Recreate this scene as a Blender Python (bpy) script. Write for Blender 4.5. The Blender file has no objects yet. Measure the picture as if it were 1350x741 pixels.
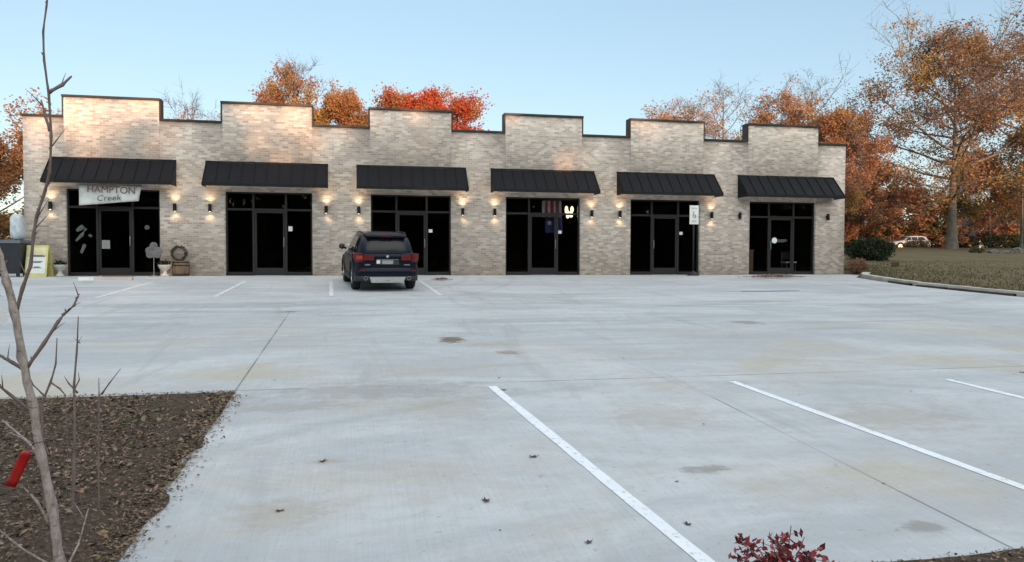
import bpy, bmesh, math, random
import numpy as np
from mathutils import Vector, Matrix, noise as mnoise

R = math.radians
scene = bpy.context.scene
COL = scene.collection
PI = math.pi

# ------------------------------------------------------------------ helpers
class MB:
    """Collects polygons (with a material slot each) and links them as one mesh object."""
    def __init__(s): s.v = []; s.f = []; s.m = []
    def face(s, pts, m=0):
        b = len(s.v); s.v += [tuple(p) for p in pts]; s.f.append(tuple(range(b, b + len(pts)))); s.m.append(m)
    def box(s, x0, x1, y0, y1, z0, z1, m=0):
        b = len(s.v)
        s.v += [(x, y, z) for z in (z0, z1) for y in (y0, y1) for x in (x0, x1)]
        for q in ((0,2,3,1),(4,5,7,6),(0,1,5,4),(2,6,7,3),(0,4,6,2),(1,3,7,5)):
            s.f.append(tuple(b+i for i in q)); s.m.append(m)
    def tube(s, path, radii, n=6, m=0, cap=True):
        path = [Vector(p) for p in path]
        if not hasattr(radii, '__len__'): radii = [radii]*len(path)
        b = len(s.v); up = Vector((0.31, 0.17, 0.93)).normalized()
        for i, p in enumerate(path):
            t = (path[min(i+1, len(path)-1)] - path[max(i-1, 0)])
            t = t.normalized() if t.length > 1e-9 else Vector((0,0,1))
            if abs(t.dot(up)) > .95: u = t.cross(Vector((1,0,0))).normalized()
            else: u = t.cross(up).normalized()
            w = t.cross(u)
            for k in range(n):
                a = 2*PI*k/n
                s.v.append(tuple(p + (u*math.cos(a) + w*math.sin(a))*radii[i]))
        for i in range(len(path)-1):
            for k in range(n):
                k2 = (k+1) % n
                s.f.append((b+i*n+k, b+i*n+k2, b+(i+1)*n+k2, b+(i+1)*n+k)); s.m.append(m)
        if cap:
            s.f.append(tuple(b+k for k in range(n))); s.m.append(m)
            e = b+(len(path)-1)*n
            s.f.append(tuple(e+n-1-k for k in range(n))); s.m.append(m)
    def lathe(s, prof, n=20, m=0, axis='z', o=(0,0,0), wob=0):
        b = len(s.v)
        for (r, h) in prof:
            for k in range(n):
                a = 2*PI*k/n
                c, d = r*math.cos(a), r*math.sin(a)
                if axis == 'z': p = (c, d, h)
                elif axis == 'x': p = (h, c, d)
                else: p = (c, h, d)
                s.v.append((p[0]+o[0], p[1]+o[1], p[2]+o[2]))
        for i in range(len(prof)-1):
            for k in range(n):
                k2 = (k+1) % n
                s.f.append((b+i*n+k, b+i*n+k2, b+(i+1)*n+k2, b+(i+1)*n+k)); s.m.append(m)
    def build(s, name, mats, parent=None, smooth=False, recalc=True, bevel=0):
        me = bpy.data.meshes.new(name)
        me.from_pydata(s.v, [], s.f)
        if not isinstance(mats, (list, tuple)): mats = [mats]
        for mm in mats: me.materials.append(mm)
        me.polygons.foreach_set('material_index', s.m)
        if smooth: me.polygons.foreach_set('use_smooth', [True]*len(s.f))
        if recalc:
            bm = bmesh.new(); bm.from_mesh(me)
            if smooth: bmesh.ops.remove_doubles(bm, verts=bm.verts, dist=1e-5)
            bmesh.ops.recalc_face_normals(bm, faces=bm.faces); bm.to_mesh(me); bm.free()
        o = bpy.data.objects.new(name, me); COL.objects.link(o)
        if parent: o.parent = parent
        if bevel:
            md = o.modifiers.new('bevel', 'BEVEL'); md.width = bevel; md.segments = 2; md.limit_method = 'ANGLE'
        return o

def np_obj(name, verts, quads, midx, mats, parent=None, smooth=False):
    me = bpy.data.meshes.new(name)
    nv, nf = len(verts), len(quads)
    me.vertices.add(nv); me.vertices.foreach_set('co', np.asarray(verts, np.float32).ravel())
    me.loops.add(nf*4); me.loops.foreach_set('vertex_index', np.asarray(quads, np.int32).ravel())
    me.polygons.add(nf)
    me.polygons.foreach_set('loop_start', np.arange(0, nf*4, 4, dtype=np.int32))
    for mm in mats: me.materials.append(mm)
    me.polygons.foreach_set('material_index', np.asarray(midx, np.int32))
    if smooth: me.polygons.foreach_set('use_smooth', np.ones(nf, bool))
    me.update(calc_edges=True); me.validate()
    o = bpy.data.objects.new(name, me); COL.objects.link(o)
    if parent: o.parent = parent
    return o

def tag(o, label, cat, group=None, kind=None):
    o['label'] = label; o['category'] = cat
    if group: o['group'] = group
    if kind: o['kind'] = kind
    return o

def thing(name, label, cat, loc=(0,0,0), rz=0, group=None):
    o = bpy.data.objects.new(name, None); COL.objects.link(o)
    o.empty_display_size = .2; o.location = loc; o.rotation_euler = (0,0,rz)
    return tag(o, label, cat, group)

def struct(o, kind='structure'):
    o['kind'] = kind; return o

def text_obj(name, body, size, mat, parent, loc, rot=(R(90),0,0), sx=1, extrude=.001, shear=0):
    cu = bpy.data.curves.new(name, 'FONT'); cu.body = body; cu.size = size
    cu.align_x = 'CENTER'; cu.align_y = 'CENTER'; cu.extrude = extrude; cu.shear = shear
    tmp = bpy.data.objects.new(name, cu); COL.objects.link(tmp)
    dg = bpy.context.evaluated_depsgraph_get(); dg.update()
    me = bpy.data.meshes.new_from_object(tmp.evaluated_get(dg))
    bpy.data.objects.remove(tmp)
    me.materials.clear(); me.materials.append(mat)
    o = bpy.data.objects.new(name, me); COL.objects.link(o)
    o.location = loc; o.rotation_euler = rot; o.scale = (sx,1,1); o.parent = parent
    return o

# ------------------------------------------------------------------ materials
class NT:
    def __init__(s, name):
        s.m = bpy.data.materials.new(name); s.m.use_nodes = True
        s.t = s.m.node_tree; s.bsdf = s.t.nodes['Principled BSDF']; s.out = s.t.nodes['Material Output']
    def n(s, typ, **kw):
        x = s.t.nodes.new(typ)
        for k, v in kw.items():
            if k.startswith('i_'): x.inputs[k[2:].replace('_', ' ')].default_value = v
            else: setattr(x, k, v)
        return x
    def l(s, a, b): s.t.links.new(a, b)
    def setin(s, sock, v):
        if isinstance(v, (int, float)): sock.default_value = v
        elif isinstance(v, (tuple, list)): sock.default_value = tuple(v) + ((1,) if len(sock.default_value) == 4 and len(v) == 3 else ())
        else: s.l(v, sock)
    def math(s, op, a, b=0.0, c=None, clamp=False):
        x = s.n('ShaderNodeMath', operation=op, use_clamp=clamp)
        s.setin(x.inputs[0], a); s.setin(x.inputs[1], b)
        if c is not None: s.setin(x.inputs[2], c)
        return x.outputs[0]
    def mix(s, f, a, b, mode='MIX'):
        x = s.n('ShaderNodeMix', data_type='RGBA', blend_type=mode)
        s.setin(x.inputs['Factor'], f); s.setin(x.inputs[6], a); s.setin(x.inputs[7], b)
        return x.outputs[2]
    def noise(s, vec, scale, detail=4, rough=.55, dist=0):
        x = s.n('ShaderNodeTexNoise'); x.inputs['Scale'].default_value = scale
        x.inputs['Detail'].default_value = detail; x.inputs['Roughness'].default_value = rough
        x.inputs['Distortion'].default_value = dist
        if vec is not None: s.l(vec, x.inputs['Vector'])
        return x.outputs['Fac']
    def ramp(s, f, lo, hi, a=0.0, b=1.0):
        x = s.n('ShaderNodeMapRange', interpolation_type='SMOOTHSTEP')
        s.setin(x.inputs[0], f); s.setin(x.inputs[1], lo); s.setin(x.inputs[2], hi); s.setin(x.inputs[3], a); s.setin(x.inputs[4], b)
        return x.outputs[0]
    def pos(s): return s.n('ShaderNodeNewGeometry').outputs['Position']
    def obj(s): return s.n('ShaderNodeTexCoord').outputs['Object']
    def scalev(s, vec, sc):
        x = s.n('ShaderNodeMapping'); x.inputs['Scale'].default_value = sc; s.l(vec, x.inputs['Vector']); return x.outputs[0]
    def bump(s, h, strength=.3, dist=.02):
        x = s.n('ShaderNodeBump'); x.inputs['Strength'].default_value = strength; x.inputs['Distance'].default_value = dist
        s.l(h, x.inputs['Height']); s.l(x.outputs[0], s.bsdf.inputs['Normal'])
    def fin(s, col, rough=.7, metal=0.0, spec=.5):
        s.setin(s.bsdf.inputs['Base Color'], col); s.setin(s.bsdf.inputs['Roughness'], rough)
        s.setin(s.bsdf.inputs['Metallic'], metal); s.bsdf.inputs['Specular IOR Level'].default_value = spec
        return s.m

def simple(name, c1, c2=None, scale=8, rough=.6, metal=0.0, spec=.5, bump=0, rough2=None):
    t = NT(name); c2 = c2 or tuple(x*.75 for x in c1)
    f = t.ramp(t.noise(t.obj(), scale, 5, .6), .3, .7)
    if bump: t.bump(f, bump, .01)
    r = rough if rough2 is None else t.ramp(f, 0, 1, rough, rough2)
    return t.fin(t.mix(f, c1, c2), r, metal, spec)

def leafmat(name, c1, c2, scale=2.2, transl=.35):
    t = NT(name)
    f = t.ramp(t.noise(t.pos(), scale, 3, .7), .25, .75)
    c = t.mix(f, c1, c2)
    t.fin(c, .65, 0, .2)
    tr = t.n('ShaderNodeBsdfTranslucent'); t.l(c, tr.inputs['Color'])
    mx = t.n('ShaderNodeMixShader'); mx.inputs[0].default_value = transl
    t.l(t.bsdf.outputs[0], mx.inputs[1]); t.l(tr.outputs[0], mx.inputs[2]); t.l(mx.outputs[0], t.out.inputs['Surface'])
    return t.m

def emis(name, c, s):
    t = NT(name); t.fin((0.6,0.55,.45), .4)
    t.bsdf.inputs['Emission Color'].default_value = (*c, 1); t.bsdf.inputs['Emission Strength'].default_value = s
    return t.m

M = {}
# brick: tan/grey/white washed mix laid over x+y horizontally and z vertically
def brick_mat():
    t = NT('washed_brick')
    p = t.pos(); sp = t.n('ShaderNodeSeparateXYZ'); t.l(p, sp.inputs[0])
    u = t.math('ADD', sp.outputs[0], sp.outputs[1])
    cb = t.n('ShaderNodeCombineXYZ'); t.l(u, cb.inputs[0]); t.l(sp.outputs[2], cb.inputs[1])
    def br(c1, c2, mortar, off):
        b = t.n('ShaderNodeTexBrick'); b.offset = .5
        mp = t.n('ShaderNodeMapping'); mp.inputs['Location'].default_value = off; t.l(cb.outputs[0], mp.inputs[0])
        t.l(mp.outputs[0], b.inputs['Vector'])
        b.inputs['Scale'].default_value = 1; b.inputs['Brick Width'].default_value = .19; b.inputs['Row Height'].default_value = .072
        b.inputs['Mortar Size'].default_value = .006; b.inputs['Mortar Smooth'].default_value = .2; b.inputs['Bias'].default_value = 0
        b.inputs['Color1'].default_value = (*c1,1); b.inputs['Color2'].default_value = (*c2,1); b.inputs['Mortar'].default_value = (*mortar,1)
        return b
    b1 = br((.40,.33,.285), (.77,.66,.58), (.69,.605,.54), (0,0,0))
    b2 = br((.0,.0,.0), (1,1,1), (.5,.5,.5), (.19*7, .072*12, 0))
    f2 = t.ramp(b2.outputs['Color'], .62, .95)
    c = t.mix(t.math('MULTIPLY', f2, .7), b1.outputs['Color'], (.52,.39,.32))
    f3 = t.ramp(t.noise(t.scalev(p, (1,1,2.2)), 7, 4, .65), .52, .72)
    c = t.mix(t.math('MULTIPLY', f3, .14), c, (.74,.67,.59))
    f4 = t.ramp(t.noise(p, .55, 4, .6), .35, .7)
    c = t.mix(t.math('MULTIPLY', f4, .2), c, (.50,.42,.365))
    # splash and grime on the lowest courses, thin streaks below the coping
    st = t.ramp(t.noise(t.scalev(p, (3.5,3.5,.18)), 2.2, 4, .6), .54, .75)
    c = t.mix(t.math('MULTIPLY', st, .22), c, (.32,.30,.285))
    t.bump(t.math('SUBTRACT', 1.0, b1.outputs['Fac']), .5, .01)
    return t.fin(c, .92, 0, .2)
M['brick'] = brick_mat()

STAINS = [ # x, y, rx, ry, colour, strength
    (1.46,-14.35,.24,.38,(.13,.085,.05),.85), (2.11,-15.6,.2,.2,(.20,.14,.09),.6), (1.9,-14.9,.5,.25,(.30,.24,.18),.35),
    (-.48,-21.07,.35,.3,(.34,.27,.19),.4), (2.6,-20.75,.22,.12,(.20,.18,.16),.6), (3.45,-22.0,.16,.1,(.21,.19,.16),.6),
    (-1.3,-10.53,.22,.1,(.06,.05,.045),.85), (-.2,-20.1,.2,.06,(.33,.27,.19),.5), (.9,-18.6,.5,.5,(.35,.30,.22),.35),
    (2.9,-19.2,.6,.5,(.35,.30,.22),.35), (5.2,-19.6,.8,.6,(.34,.29,.21),.4), (.3,-17.7,1.4,.45,(.27,.255,.225),.5),
    (-.6,-18.3,.7,.25,(.27,.25,.22),.45), (12.2,-10.5,1.6,.4,(.25,.24,.24),.4), (9.,-9.5,2.2,.35,(.26,.255,.25),.4),
    (7.2,-13.0,.35,.3,(.18,.165,.15),.6), (3.2,-12.2,2.2,.5,(.27,.265,.255),.4), (-3.,-9.2,3.,.5,(.25,.26,.26),.5), (-5.2,-12.2,3.,.5,(.25,.255,.26),.4)]
def concrete_mat():
    t = NT('lot_concrete'); p = t.pos()
    sp = t.n('ShaderNodeSeparateXYZ'); t.l(p, sp.inputs[0]); X, Y = sp.outputs[0], sp.outputs[1]
    n1 = t.ramp(t.noise(t.scalev(p, (.35,.7,1)), .8, 7, .68, .6), .36, .64)
    c = t.mix(n1, (.505,.515,.52), (.395,.405,.415))
    n2 = t.ramp(t.noise(t.scalev(p, (.6,.9,1)), .55, 5, .6, .4), .50, .72)
    tan = t.math('MULTIPLY', n2, t.ramp(Y, -9.0, -17.0))
    c = t.mix(t.math('MULTIPLY', tan, .9), c, (.44,.395,.315))
    # tyre-dragged arcs: stretched distorted noise across the drive aisle
    n3 = t.ramp(t.noise(t.scalev(p, (.11,1.0,1)), 1.5, 6, .66, 1.4), .50, .70)
    aisle = t.math('MULTIPLY', n3, t.math('MULTIPLY', t.ramp(Y, -17.5, -13.0), t.ramp(Y, -2.0, -5.0)))
    c = t.mix(t.math('MULTIPLY', aisle, .62), c, (.255,.265,.28))
    n4 = t.ramp(t.noise(t.scalev(p, (.8,.10,1)), 2.0, 5, .6, 1.0), .54, .72)
    c = t.mix(t.math('MULTIPLY', n4, .45), c, (.30,.295,.28))
    n7 = t.noise(t.scalev(p, (1,1.5,1)), 4.0, 7, .75); c = t.mix(t.ramp(n7, .46, .66, 0, .34), c, (.36,.345,.315)); c = t.mix(t.ramp(n7, .42, .30, 0, .35), c, (.60,.60,.59))
    # broom texture and fine grit
    n8 = t.noise(p, 13, 3, .6); c = t.mix(t.ramp(n8, .66, .71, 0, .38), c, (.22,.20,.175))
    n9 = t.noise(t.scalev(p, (1,.6,1)), 55, 2, .6); c = t.mix(t.ramp(n9, .68, .74, 0, .5), c, (.17,.16,.15))
    n5 = t.noise(p, 30, 4, .75); c = t.mix(t.ramp(n5, .58, .76, 0, .5), c, (.24,.23,.22))
    n6 = t.noise(t.scalev(p, (60,1.5,1)), 1.5, 2, .5); c = t.mix(t.ramp(n6, .35, .7, 0, .16), c, (.27,.28,.28))
    wob = t.noise(t.scalev(p, (1,1.6,1)), 4.5, 7, .72)
    for (x, y, rx, ry, col, a) in STAINS:
        dx = t.math('DIVIDE', t.math('SUBTRACT', X, x), rx); dy = t.math('DIVIDE', t.math('SUBTRACT', Y, y), ry)
        d = t.math('SQRT', t.math('ADD', t.math('MULTIPLY', dx, dx), t.math('MULTIPLY', dy, dy)))
        d = t.math('ADD', d, t.math('MULTIPLY_ADD', wob, 3.4, -1.7))
        c = t.mix(t.ramp(d, .35, 1.15, a, 0), c, col)
    # curved tyre marks, in pairs
    for (cx, cy, r, a) in ((3.6,-24.4,6.6,.34), (3.6,-24.4,8.1,.26), (10.5,-1.5,9.4,.34), (10.5,-1.5,10.9,.3), (-6.,-.5,9.6,.36), (-6.,-.5,11.1,.3)):
        dx = t.math('SUBTRACT', X, cx); dy = t.math('SUBTRACT', Y, cy)
        d = t.math('ABSOLUTE', t.math('SUBTRACT', t.math('SQRT', t.math('ADD', t.math('MULTIPLY', dx, dx), t.math('MULTIPLY', dy, dy))), r))
        d = t.math('ADD', d, t.math('MULTIPLY_ADD', wob, .35, -.175))
        c = t.mix(t.math('MULTIPLY', t.ramp(d, .02, .16, a*.5, 0), t.ramp(n2, 1, .0, .25, 1)), c, (.19,.19,.19))
    # saw-cut joints
    jn = t.ramp(t.noise(p, .9, 3, .5), .35, .6, .35, 1.0)
    def joint(coord, off, per, w, dark):
        q = t.math('PINGPONG', t.math('SUBTRACT', coord, off), per/2)
        return t.math('MULTIPLY', t.math('MULTIPLY', t.ramp(q, w*.5, w, 1, 0), dark), jn)
    jx = t.math('MULTIPLY', joint(X, -1.27, 5.03, .014, .8), t.ramp(Y, -10.3, -11.0)); jx = t.math('MULTIPLY', jx, t.math('MAXIMUM', t.ramp(Y, -16.5, -19.0, .15, .8), t.ramp(X, .5, 0))); jy = joint(Y, -17.5, 7.0, .02, .6)
    c = t.mix(t.math('MAXIMUM', jx, jy), c, (.10,.098,.095))
    t.bump(t.math('ADD', n5, t.math('MULTIPLY', n6, .5)), .12, .004)
    return t.fin(c, t.ramp(n1, 0, 1, .78, .9), 0, .35)
M['concrete'] = concrete_mat()

def paint_mat(name, col, wear):
    t = NT(name); p = t.pos()
    w = t.ramp(t.noise(p, 16, 5, .75), wear, wear+.12)
    w2 = t.ramp(t.noise(p, 2.3, 3, .6), .45, .75)
    c = t.mix(t.math('MULTIPLY', w2, .3), col, tuple(x*.72 for x in col))
    return t.fin(t.mix(w, c, (.41,.41,.40)), .7, 0, .3)
M['stripe'] = paint_mat('stripe_paint', (.74,.76,.78), .545)
M['stripe_worn'] = paint_mat('worn_stripe_paint', (.70,.70,.71), .47)
M['stripe_blue'] = paint_mat('worn_blue_paint', (.10,.22,.46), .47)

def ground_mat():
    t = NT('lawn_ground'); p = t.pos()
    a = t.ramp(t.noise(p, .35, 6, .65), .35, .65); b = t.ramp(t.noise(p, 2.8, 5, .7), .35, .7)
    c = t.mix(a, (.092,.088,.042), (.145,.11,.068)); c = t.mix(t.math('MULTIPLY', b, .6), c, (.155,.108,.068))
    return t.fin(c, .95, 0, .1)
M['ground'] = ground_mat()
def mulch_mat():
    t = NT('mulch_soil'); p = t.pos()
    a = t.ramp(t.noise(p, 26, 5, .75), .35, .65); b = t.ramp(t.noise(p, 1.6, 4, .6), .52, .7)
    c = t.mix(a, (.07,.048,.034), (.17,.12,.085)); c = t.mix(t.math('MULTIPLY', b, .6), c, (.085,.088,.042))
    t.bump(a, .8, .03)
    return t.fin(c, .95, 0, .15)
M['mulch'] = mulch_mat()
M['chip1'] = simple('bark_chip_brown', (.23,.145,.098), (.11,.07,.05), 12, .9, spec=.15)
M['chip2'] = simple('bark_chip_grey', (.25,.19,.15), (.11,.08,.062), 12, .9, spec=.15)
M['chip3'] = simple('litter_leaf_tan', (.33,.22,.15), (.19,.115,.078), 9, .85, spec=.2)
M['chip4'] = simple('weed_green', (.16,.165,.075), (.10,.11,.05), 9, .85, spec=.2)
M['deadleaf'] = simple('dead_leaf', (.11,.062,.038), (.05,.03,.022), 30, .8, spec=.2)
M['grass'] = simple('grass_blade', (.105,.10,.048), (.15,.115,.068), .5, .85, spec=.15)
M['kerb'] = simple('kerb_concrete', (.56,.53,.47), (.40,.37,.32), 2, .9, bump=.2)
M['shade_litter'] = simple('gutter_shade_litter', (.045,.034,.027), (.075,.055,.04), 6, .95)  # dark colour standing for the shadow gap and leaf litter under the kerb
M['bronze'] = simple('dark_bronze_aluminium', (.022,.020,.019), (.026,.024,.023), 3, .5, .2, .3)
M['awning'] = simple('awning_black_metal', (.006,.006,.0085), (.009,.0085,.011), 2.0, .5, 0, .16, rough2=.62)
M['awning_trim'] = simple('awning_trim_metal', (.010,.0095,.010), (.012,.011,.012), 3, .55, 0, .2)
M['coping'] = simple('coping_metal', (.028,.023,.020), (.04,.033,.028), 3, .45, .5)
M['lintel'] = M['brick']
M['interior'] = simple('shop_interior_paint', (.03,.029,.028), (.022,.021,.02), 1, .9)
M['intfloor'] = simple('shop_floor', (.02,.018,.017), (.028,.026,.024), 2, .7)
M['roof'] = simple('roof_membrane', (.35,.34,.33), (.28,.27,.26), 1, .9)
M['lampmetal'] = simple('lamp_black_metal', (.012,.011,.010), None, 8, .4, .5)
M['white'] = simple('white_paint_object', (.78,.77,.74), (.62,.61,.58), 6, .6)
M['paper'] = simple('white_paper', (.72,.72,.71), (.64,.64,.63), 4, .8)
M['steel'] = simple('galvanised_steel', (.35,.36,.36), (.25,.26,.26), 12, .45, .8)
M['black'] = simple('black_plastic', (.014,.014,.015), (.022,.022,.022), 9, .55)
M['rubber'] = simple('tyre_rubber', (.016,.016,.017), (.028,.027,.026), 14, .85, spec=.25)
def sapling_bark():
    t_ = NT('sapling_bark'); o_ = t_.obj(); a_ = t_.noise(t_.scalev(o_, (40,40,14)), 1.5, 5, .7); b_ = t_.noise(t_.scalev(o_, (25,25,130)), 1.0, 3, .6)
    c_ = t_.mix(t_.ramp(a_, .35,.65), (.40,.335,.305), (.22,.175,.16)); c_ = t_.mix(t_.ramp(b_, .60,.70, 0, .75), c_, (.11,.085,.078)); t_.bump(t_.math('ADD', a_, b_), .5, .004); return t_.fin(c_, .85, 0, .25)
M['bark_pale'] = sapling_bark()
M['twig'] = simple('twig_bark', (.20,.145,.125), (.12,.085,.075), 20, .85)
M['bark'] = simple('tree_bark', (.15,.125,.10), (.075,.06,.048), 3.5, .92, bump=.4)
M['bark_grey'] = simple('tree_bark_grey', (.20,.17,.14), (.11,.092,.075), 2.5, .92, bump=.4)

def glass_mat(name, tint=.45, ior=1.45, rough=.0):
    t = NT(name); t.t.nodes.remove(t.bsdf)
    g = t.n('ShaderNodeBsdfGlossy'); g.inputs['Roughness'].default_value = rough; g.inputs['Color'].default_value = (.85,.87,.9,1)
    tr = t.n('ShaderNodeBsdfTransparent'); tr.inputs['Color'].default_value = (tint,tint,tint*1.02,1)
    fr = t.n('ShaderNodeFresnel'); fr.inputs['IOR'].default_value = ior
    mx = t.n('ShaderNodeMixShader'); t.l(fr.outputs[0], mx.inputs[0]); t.l(tr.outputs[0], mx.inputs[1]); t.l(g.outputs[0], mx.inputs[2])
    t.l(mx.outputs[0], t.out.inputs['Surface']); return t.m
M['glass'] = glass_mat('tinted_glass', .8, 1.24, .01)

# ------------------------------------------------------------------ camera
CAM = Vector((0, -26.0705, 0.6548)); psi, pit, roll = .2038, -.0324, .003
c, s = math.cos(psi), math.sin(psi); cp, sp_ = math.cos(pit), math.sin(pit); cr, sr = math.cos(roll), math.sin(roll)
def cam_dir(xr, zu, zf):
    yf = cp*zf - sp_*zu; z = sp_*zf + cp*zu
    return Vector((c*xr + s*yf, -s*xr + c*yf, z))
right = cam_dir(cr, sr, 0); fwd = cam_dir(0, 0, 1); up = right.cross(fwd)
cd = bpy.data.cameras.new('camera'); cam = bpy.data.objects.new('camera', cd); COL.objects.link(cam)
cam.matrix_world = Matrix(((right.x, up.x, -fwd.x, CAM.x), (right.y, up.y, -fwd.y, CAM.y), (right.z, up.z, -fwd.z, CAM.z), (0,0,0,1)))
cd.sensor_width = 36; cd.lens = 36*1000/1350; cd.clip_end = 3000; cd.clip_start = .05
scene.camera = cam

# ------------------------------------------------------------------ light
SUN_EL, SUN_AZ = 7.0, 10.0      # low sun behind the camera, a little to the right
w = bpy.data.worlds.new('World'); scene.world = w; w.use_nodes = True
nt = w.node_tree; bg = nt.nodes['Background']
sky = nt.nodes.new('ShaderNodeTexSky'); sky.sky_type = 'NISHITA'; sky.sun_disc = False
sky.sun_elevation = R(SUN_EL); sky.sun_rotation = R(180 - SUN_AZ); sky.altitude = 0
sky.air_density = 1.0; sky.dust_density = 0; sky.ozone_density = 2.7
# gamma evens the clear sky out; added brightness overhead, out of view, lights the ground
def wn(t, **k):
    x = nt.nodes.new(t)
    for a_, b_ in k.items(): setattr(x, a_, b_)
    return x
sc0 = wn('ShaderNodeMix', data_type='RGBA', blend_type='MULTIPLY'); sc0.inputs[0].default_value = 1; sc0.inputs[7].default_value = (.244,.244,.244,1); nt.links.new(sky.outputs[0], sc0.inputs[6])
gam = wn('ShaderNodeGamma'); gam.inputs[1].default_value = .54; nt.links.new(sc0.outputs[2], gam.inputs[0])
tcw = wn('ShaderNodeTexCoord'); spw = wn('ShaderNodeSeparateXYZ'); nt.links.new(tcw.outputs['Generated'], spw.inputs[0])
mrw = wn('ShaderNodeMapRange', interpolation_type='SMOOTHSTEP'); mrw.inputs[1].default_value = .42; mrw.inputs[2].default_value = .9; nt.links.new(spw.outputs[2], mrw.inputs[0])
zen_fill = wn('ShaderNodeMix', data_type='RGBA'); nt.links.new(mrw.outputs[0], zen_fill.inputs[0]); nt.links.new(gam.outputs[0], zen_fill.inputs[6]); zen_fill.inputs[7].default_value = (.90,1.06,1.24,1)
sc1 = wn('ShaderNodeMix', data_type='RGBA', blend_type='MULTIPLY'); sc1.inputs[0].default_value = 1; sc1.inputs[7].default_value = (2.3,2.3,2.3,1); # warm boost added to the sunset quarter, behind the viewer, lights the wall
dt = wn('ShaderNodeVectorMath', operation='DOT_PRODUCT'); nt.links.new(tcw.outputs['Generated'], dt.inputs[0]); dt.inputs[1].default_value = (math.sin(R(SUN_AZ))*.9, -math.cos(R(SUN_AZ))*.9, .43)
mg = wn('ShaderNodeMapRange', interpolation_type='SMOOTHSTEP'); mg.inputs[1].default_value = .35; mg.inputs[2].default_value = 1.0; nt.links.new(dt.outputs['Value'], mg.inputs[0])
glw = wn('ShaderNodeMix', data_type='RGBA'); nt.links.new(mg.outputs[0], glw.inputs[0]); glw.inputs[6].default_value = (1,1,1,1); glw.inputs[7].default_value = (3.6,2.85,2.2,1)
gl2 = wn('ShaderNodeMix', data_type='RGBA', blend_type='MULTIPLY'); gl2.inputs[0].default_value = 1; nt.links.new(zen_fill.outputs[2], gl2.inputs[6]); nt.links.new(glw.outputs[2], gl2.inputs[7])
nt.links.new(gl2.outputs[2], sc1.inputs[6])
nt.links.new(sc1.outputs[2], bg.inputs[0]); bg.inputs[1].default_value = .15
sd = bpy.data.lights.new('sun', 'SUN'); sun = bpy.data.objects.new('sun', sd); COL.objects.link(sun)
sd.energy = 2.0; sd.angle = R(.5); sd.color = (1, .60, .34)
sun.rotation_euler = (R(90 - SUN_EL), 0, R(SUN_AZ)); sun.location = (10, -120, 30)
scene.view_settings.view_transform = 'Standard'; scene.view_settings.look = 'None'
scene.view_settings.exposure = 1.55; scene.view_settings.gamma = 1; scene.view_settings.use_curve_mapping = False

# ------------------------------------------------------------------ terrain
def lot_z(y): return min(0.0, .05*(y + 1.5)) if y > -22.45 else -1.05
EDGE = [(12,18.75),(0,18.6),(-1.2,18.3),(-1.8,17.75),(-2.5,17.2),(-4.1,16.9),(-5.8,16.72),(-7.3,16.95),(-9.2,17.32),(-12,17.8),(-18,18.4),(-22.5,18.8),(-40,20)]
def edge_x(y):
    for (y1, x1), (y0, x0) in zip(EDGE, EDGE[1:]):
        if y0 <= y <= y1: return x0 + (x1-x0)*(y-y0)/(y1-y0)
    return EDGE[-1][1] if y < -40 else EDGE[0][1]
def ground_z(x, y):
    if y < -22.45: base = -1.09
    else: base = .0475*(y + 1.5)
    base = min(base, 1.45 + .004*max(0, y-30))
    nz = .05*mnoise.noise((x*.12, y*.12, 0)) + .02*mnoise.noise((x*.6, y*.6, 4))
    e = edge_x(y)
    if x > e + .3: return base + .05 + nz*min(1, (x-e-.3)/3)
    if -10.6 < x < 19.3 and -0.6 < y < 15.6: return -.12
    if y > 12: return base + nz
    return min(base, .0) - .14
gx = np.unique(np.concatenate([np.linspace(-600,-60,14), np.arange(-60,14,3), np.arange(14,24,.35), np.arange(24,70,1.2), np.linspace(70,900,24)]))
gy = np.unique(np.concatenate([np.linspace(-600,-50,14), np.arange(-50,-24,3), [-22.46,-22.44], np.arange(-22,-14,1.0), np.arange(-14,2,.5), np.arange(2,34,1.0), np.linspace(34,900,26)]))
GV = [(x, y, ground_z(x, y)) for y in gy for x in gx]
nx = len(gx); GQ = [(j*nx+i, j*nx+i+1, (j+1)*nx+i+1, (j+1)*nx+i) for j in range(len(gy)-1) for i in range(nx-1)]
struct(np_obj('ground', GV, GQ, [0]*len(GQ), [M['ground']], smooth=True))

# parking lot: one sheet, sloping 5 % up to a level apron at the shop fronts
ly = np.unique(np.concatenate([[-22.43], np.arange(-22,0,.5), [-1.5, -.005]])); LV = []; NXL = 40
for y in ly:
    x1 = edge_x(y)
    for k in range(NXL+1): LV.append((-45 + (x1+45)*k/NXL, y, lot_z(y)))
LQ = [(j*(NXL+1)+i, j*(NXL+1)+i+1, (j+1)*(NXL+1)+i+1, (j+1)*(NXL+1)+i) for j in range(len(ly)-1) for i in range(NXL)]
b = len(LV)
LV += [(-45,-.005,0), (-10.03,-.005,0), (-10.03,12,0), (-45,12,0)]; LQ.append((b,b+1,b+2,b+3))
struct(np_obj('parking_lot', LV, LQ, [0]*len(LQ), [M['concrete']]))

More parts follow.
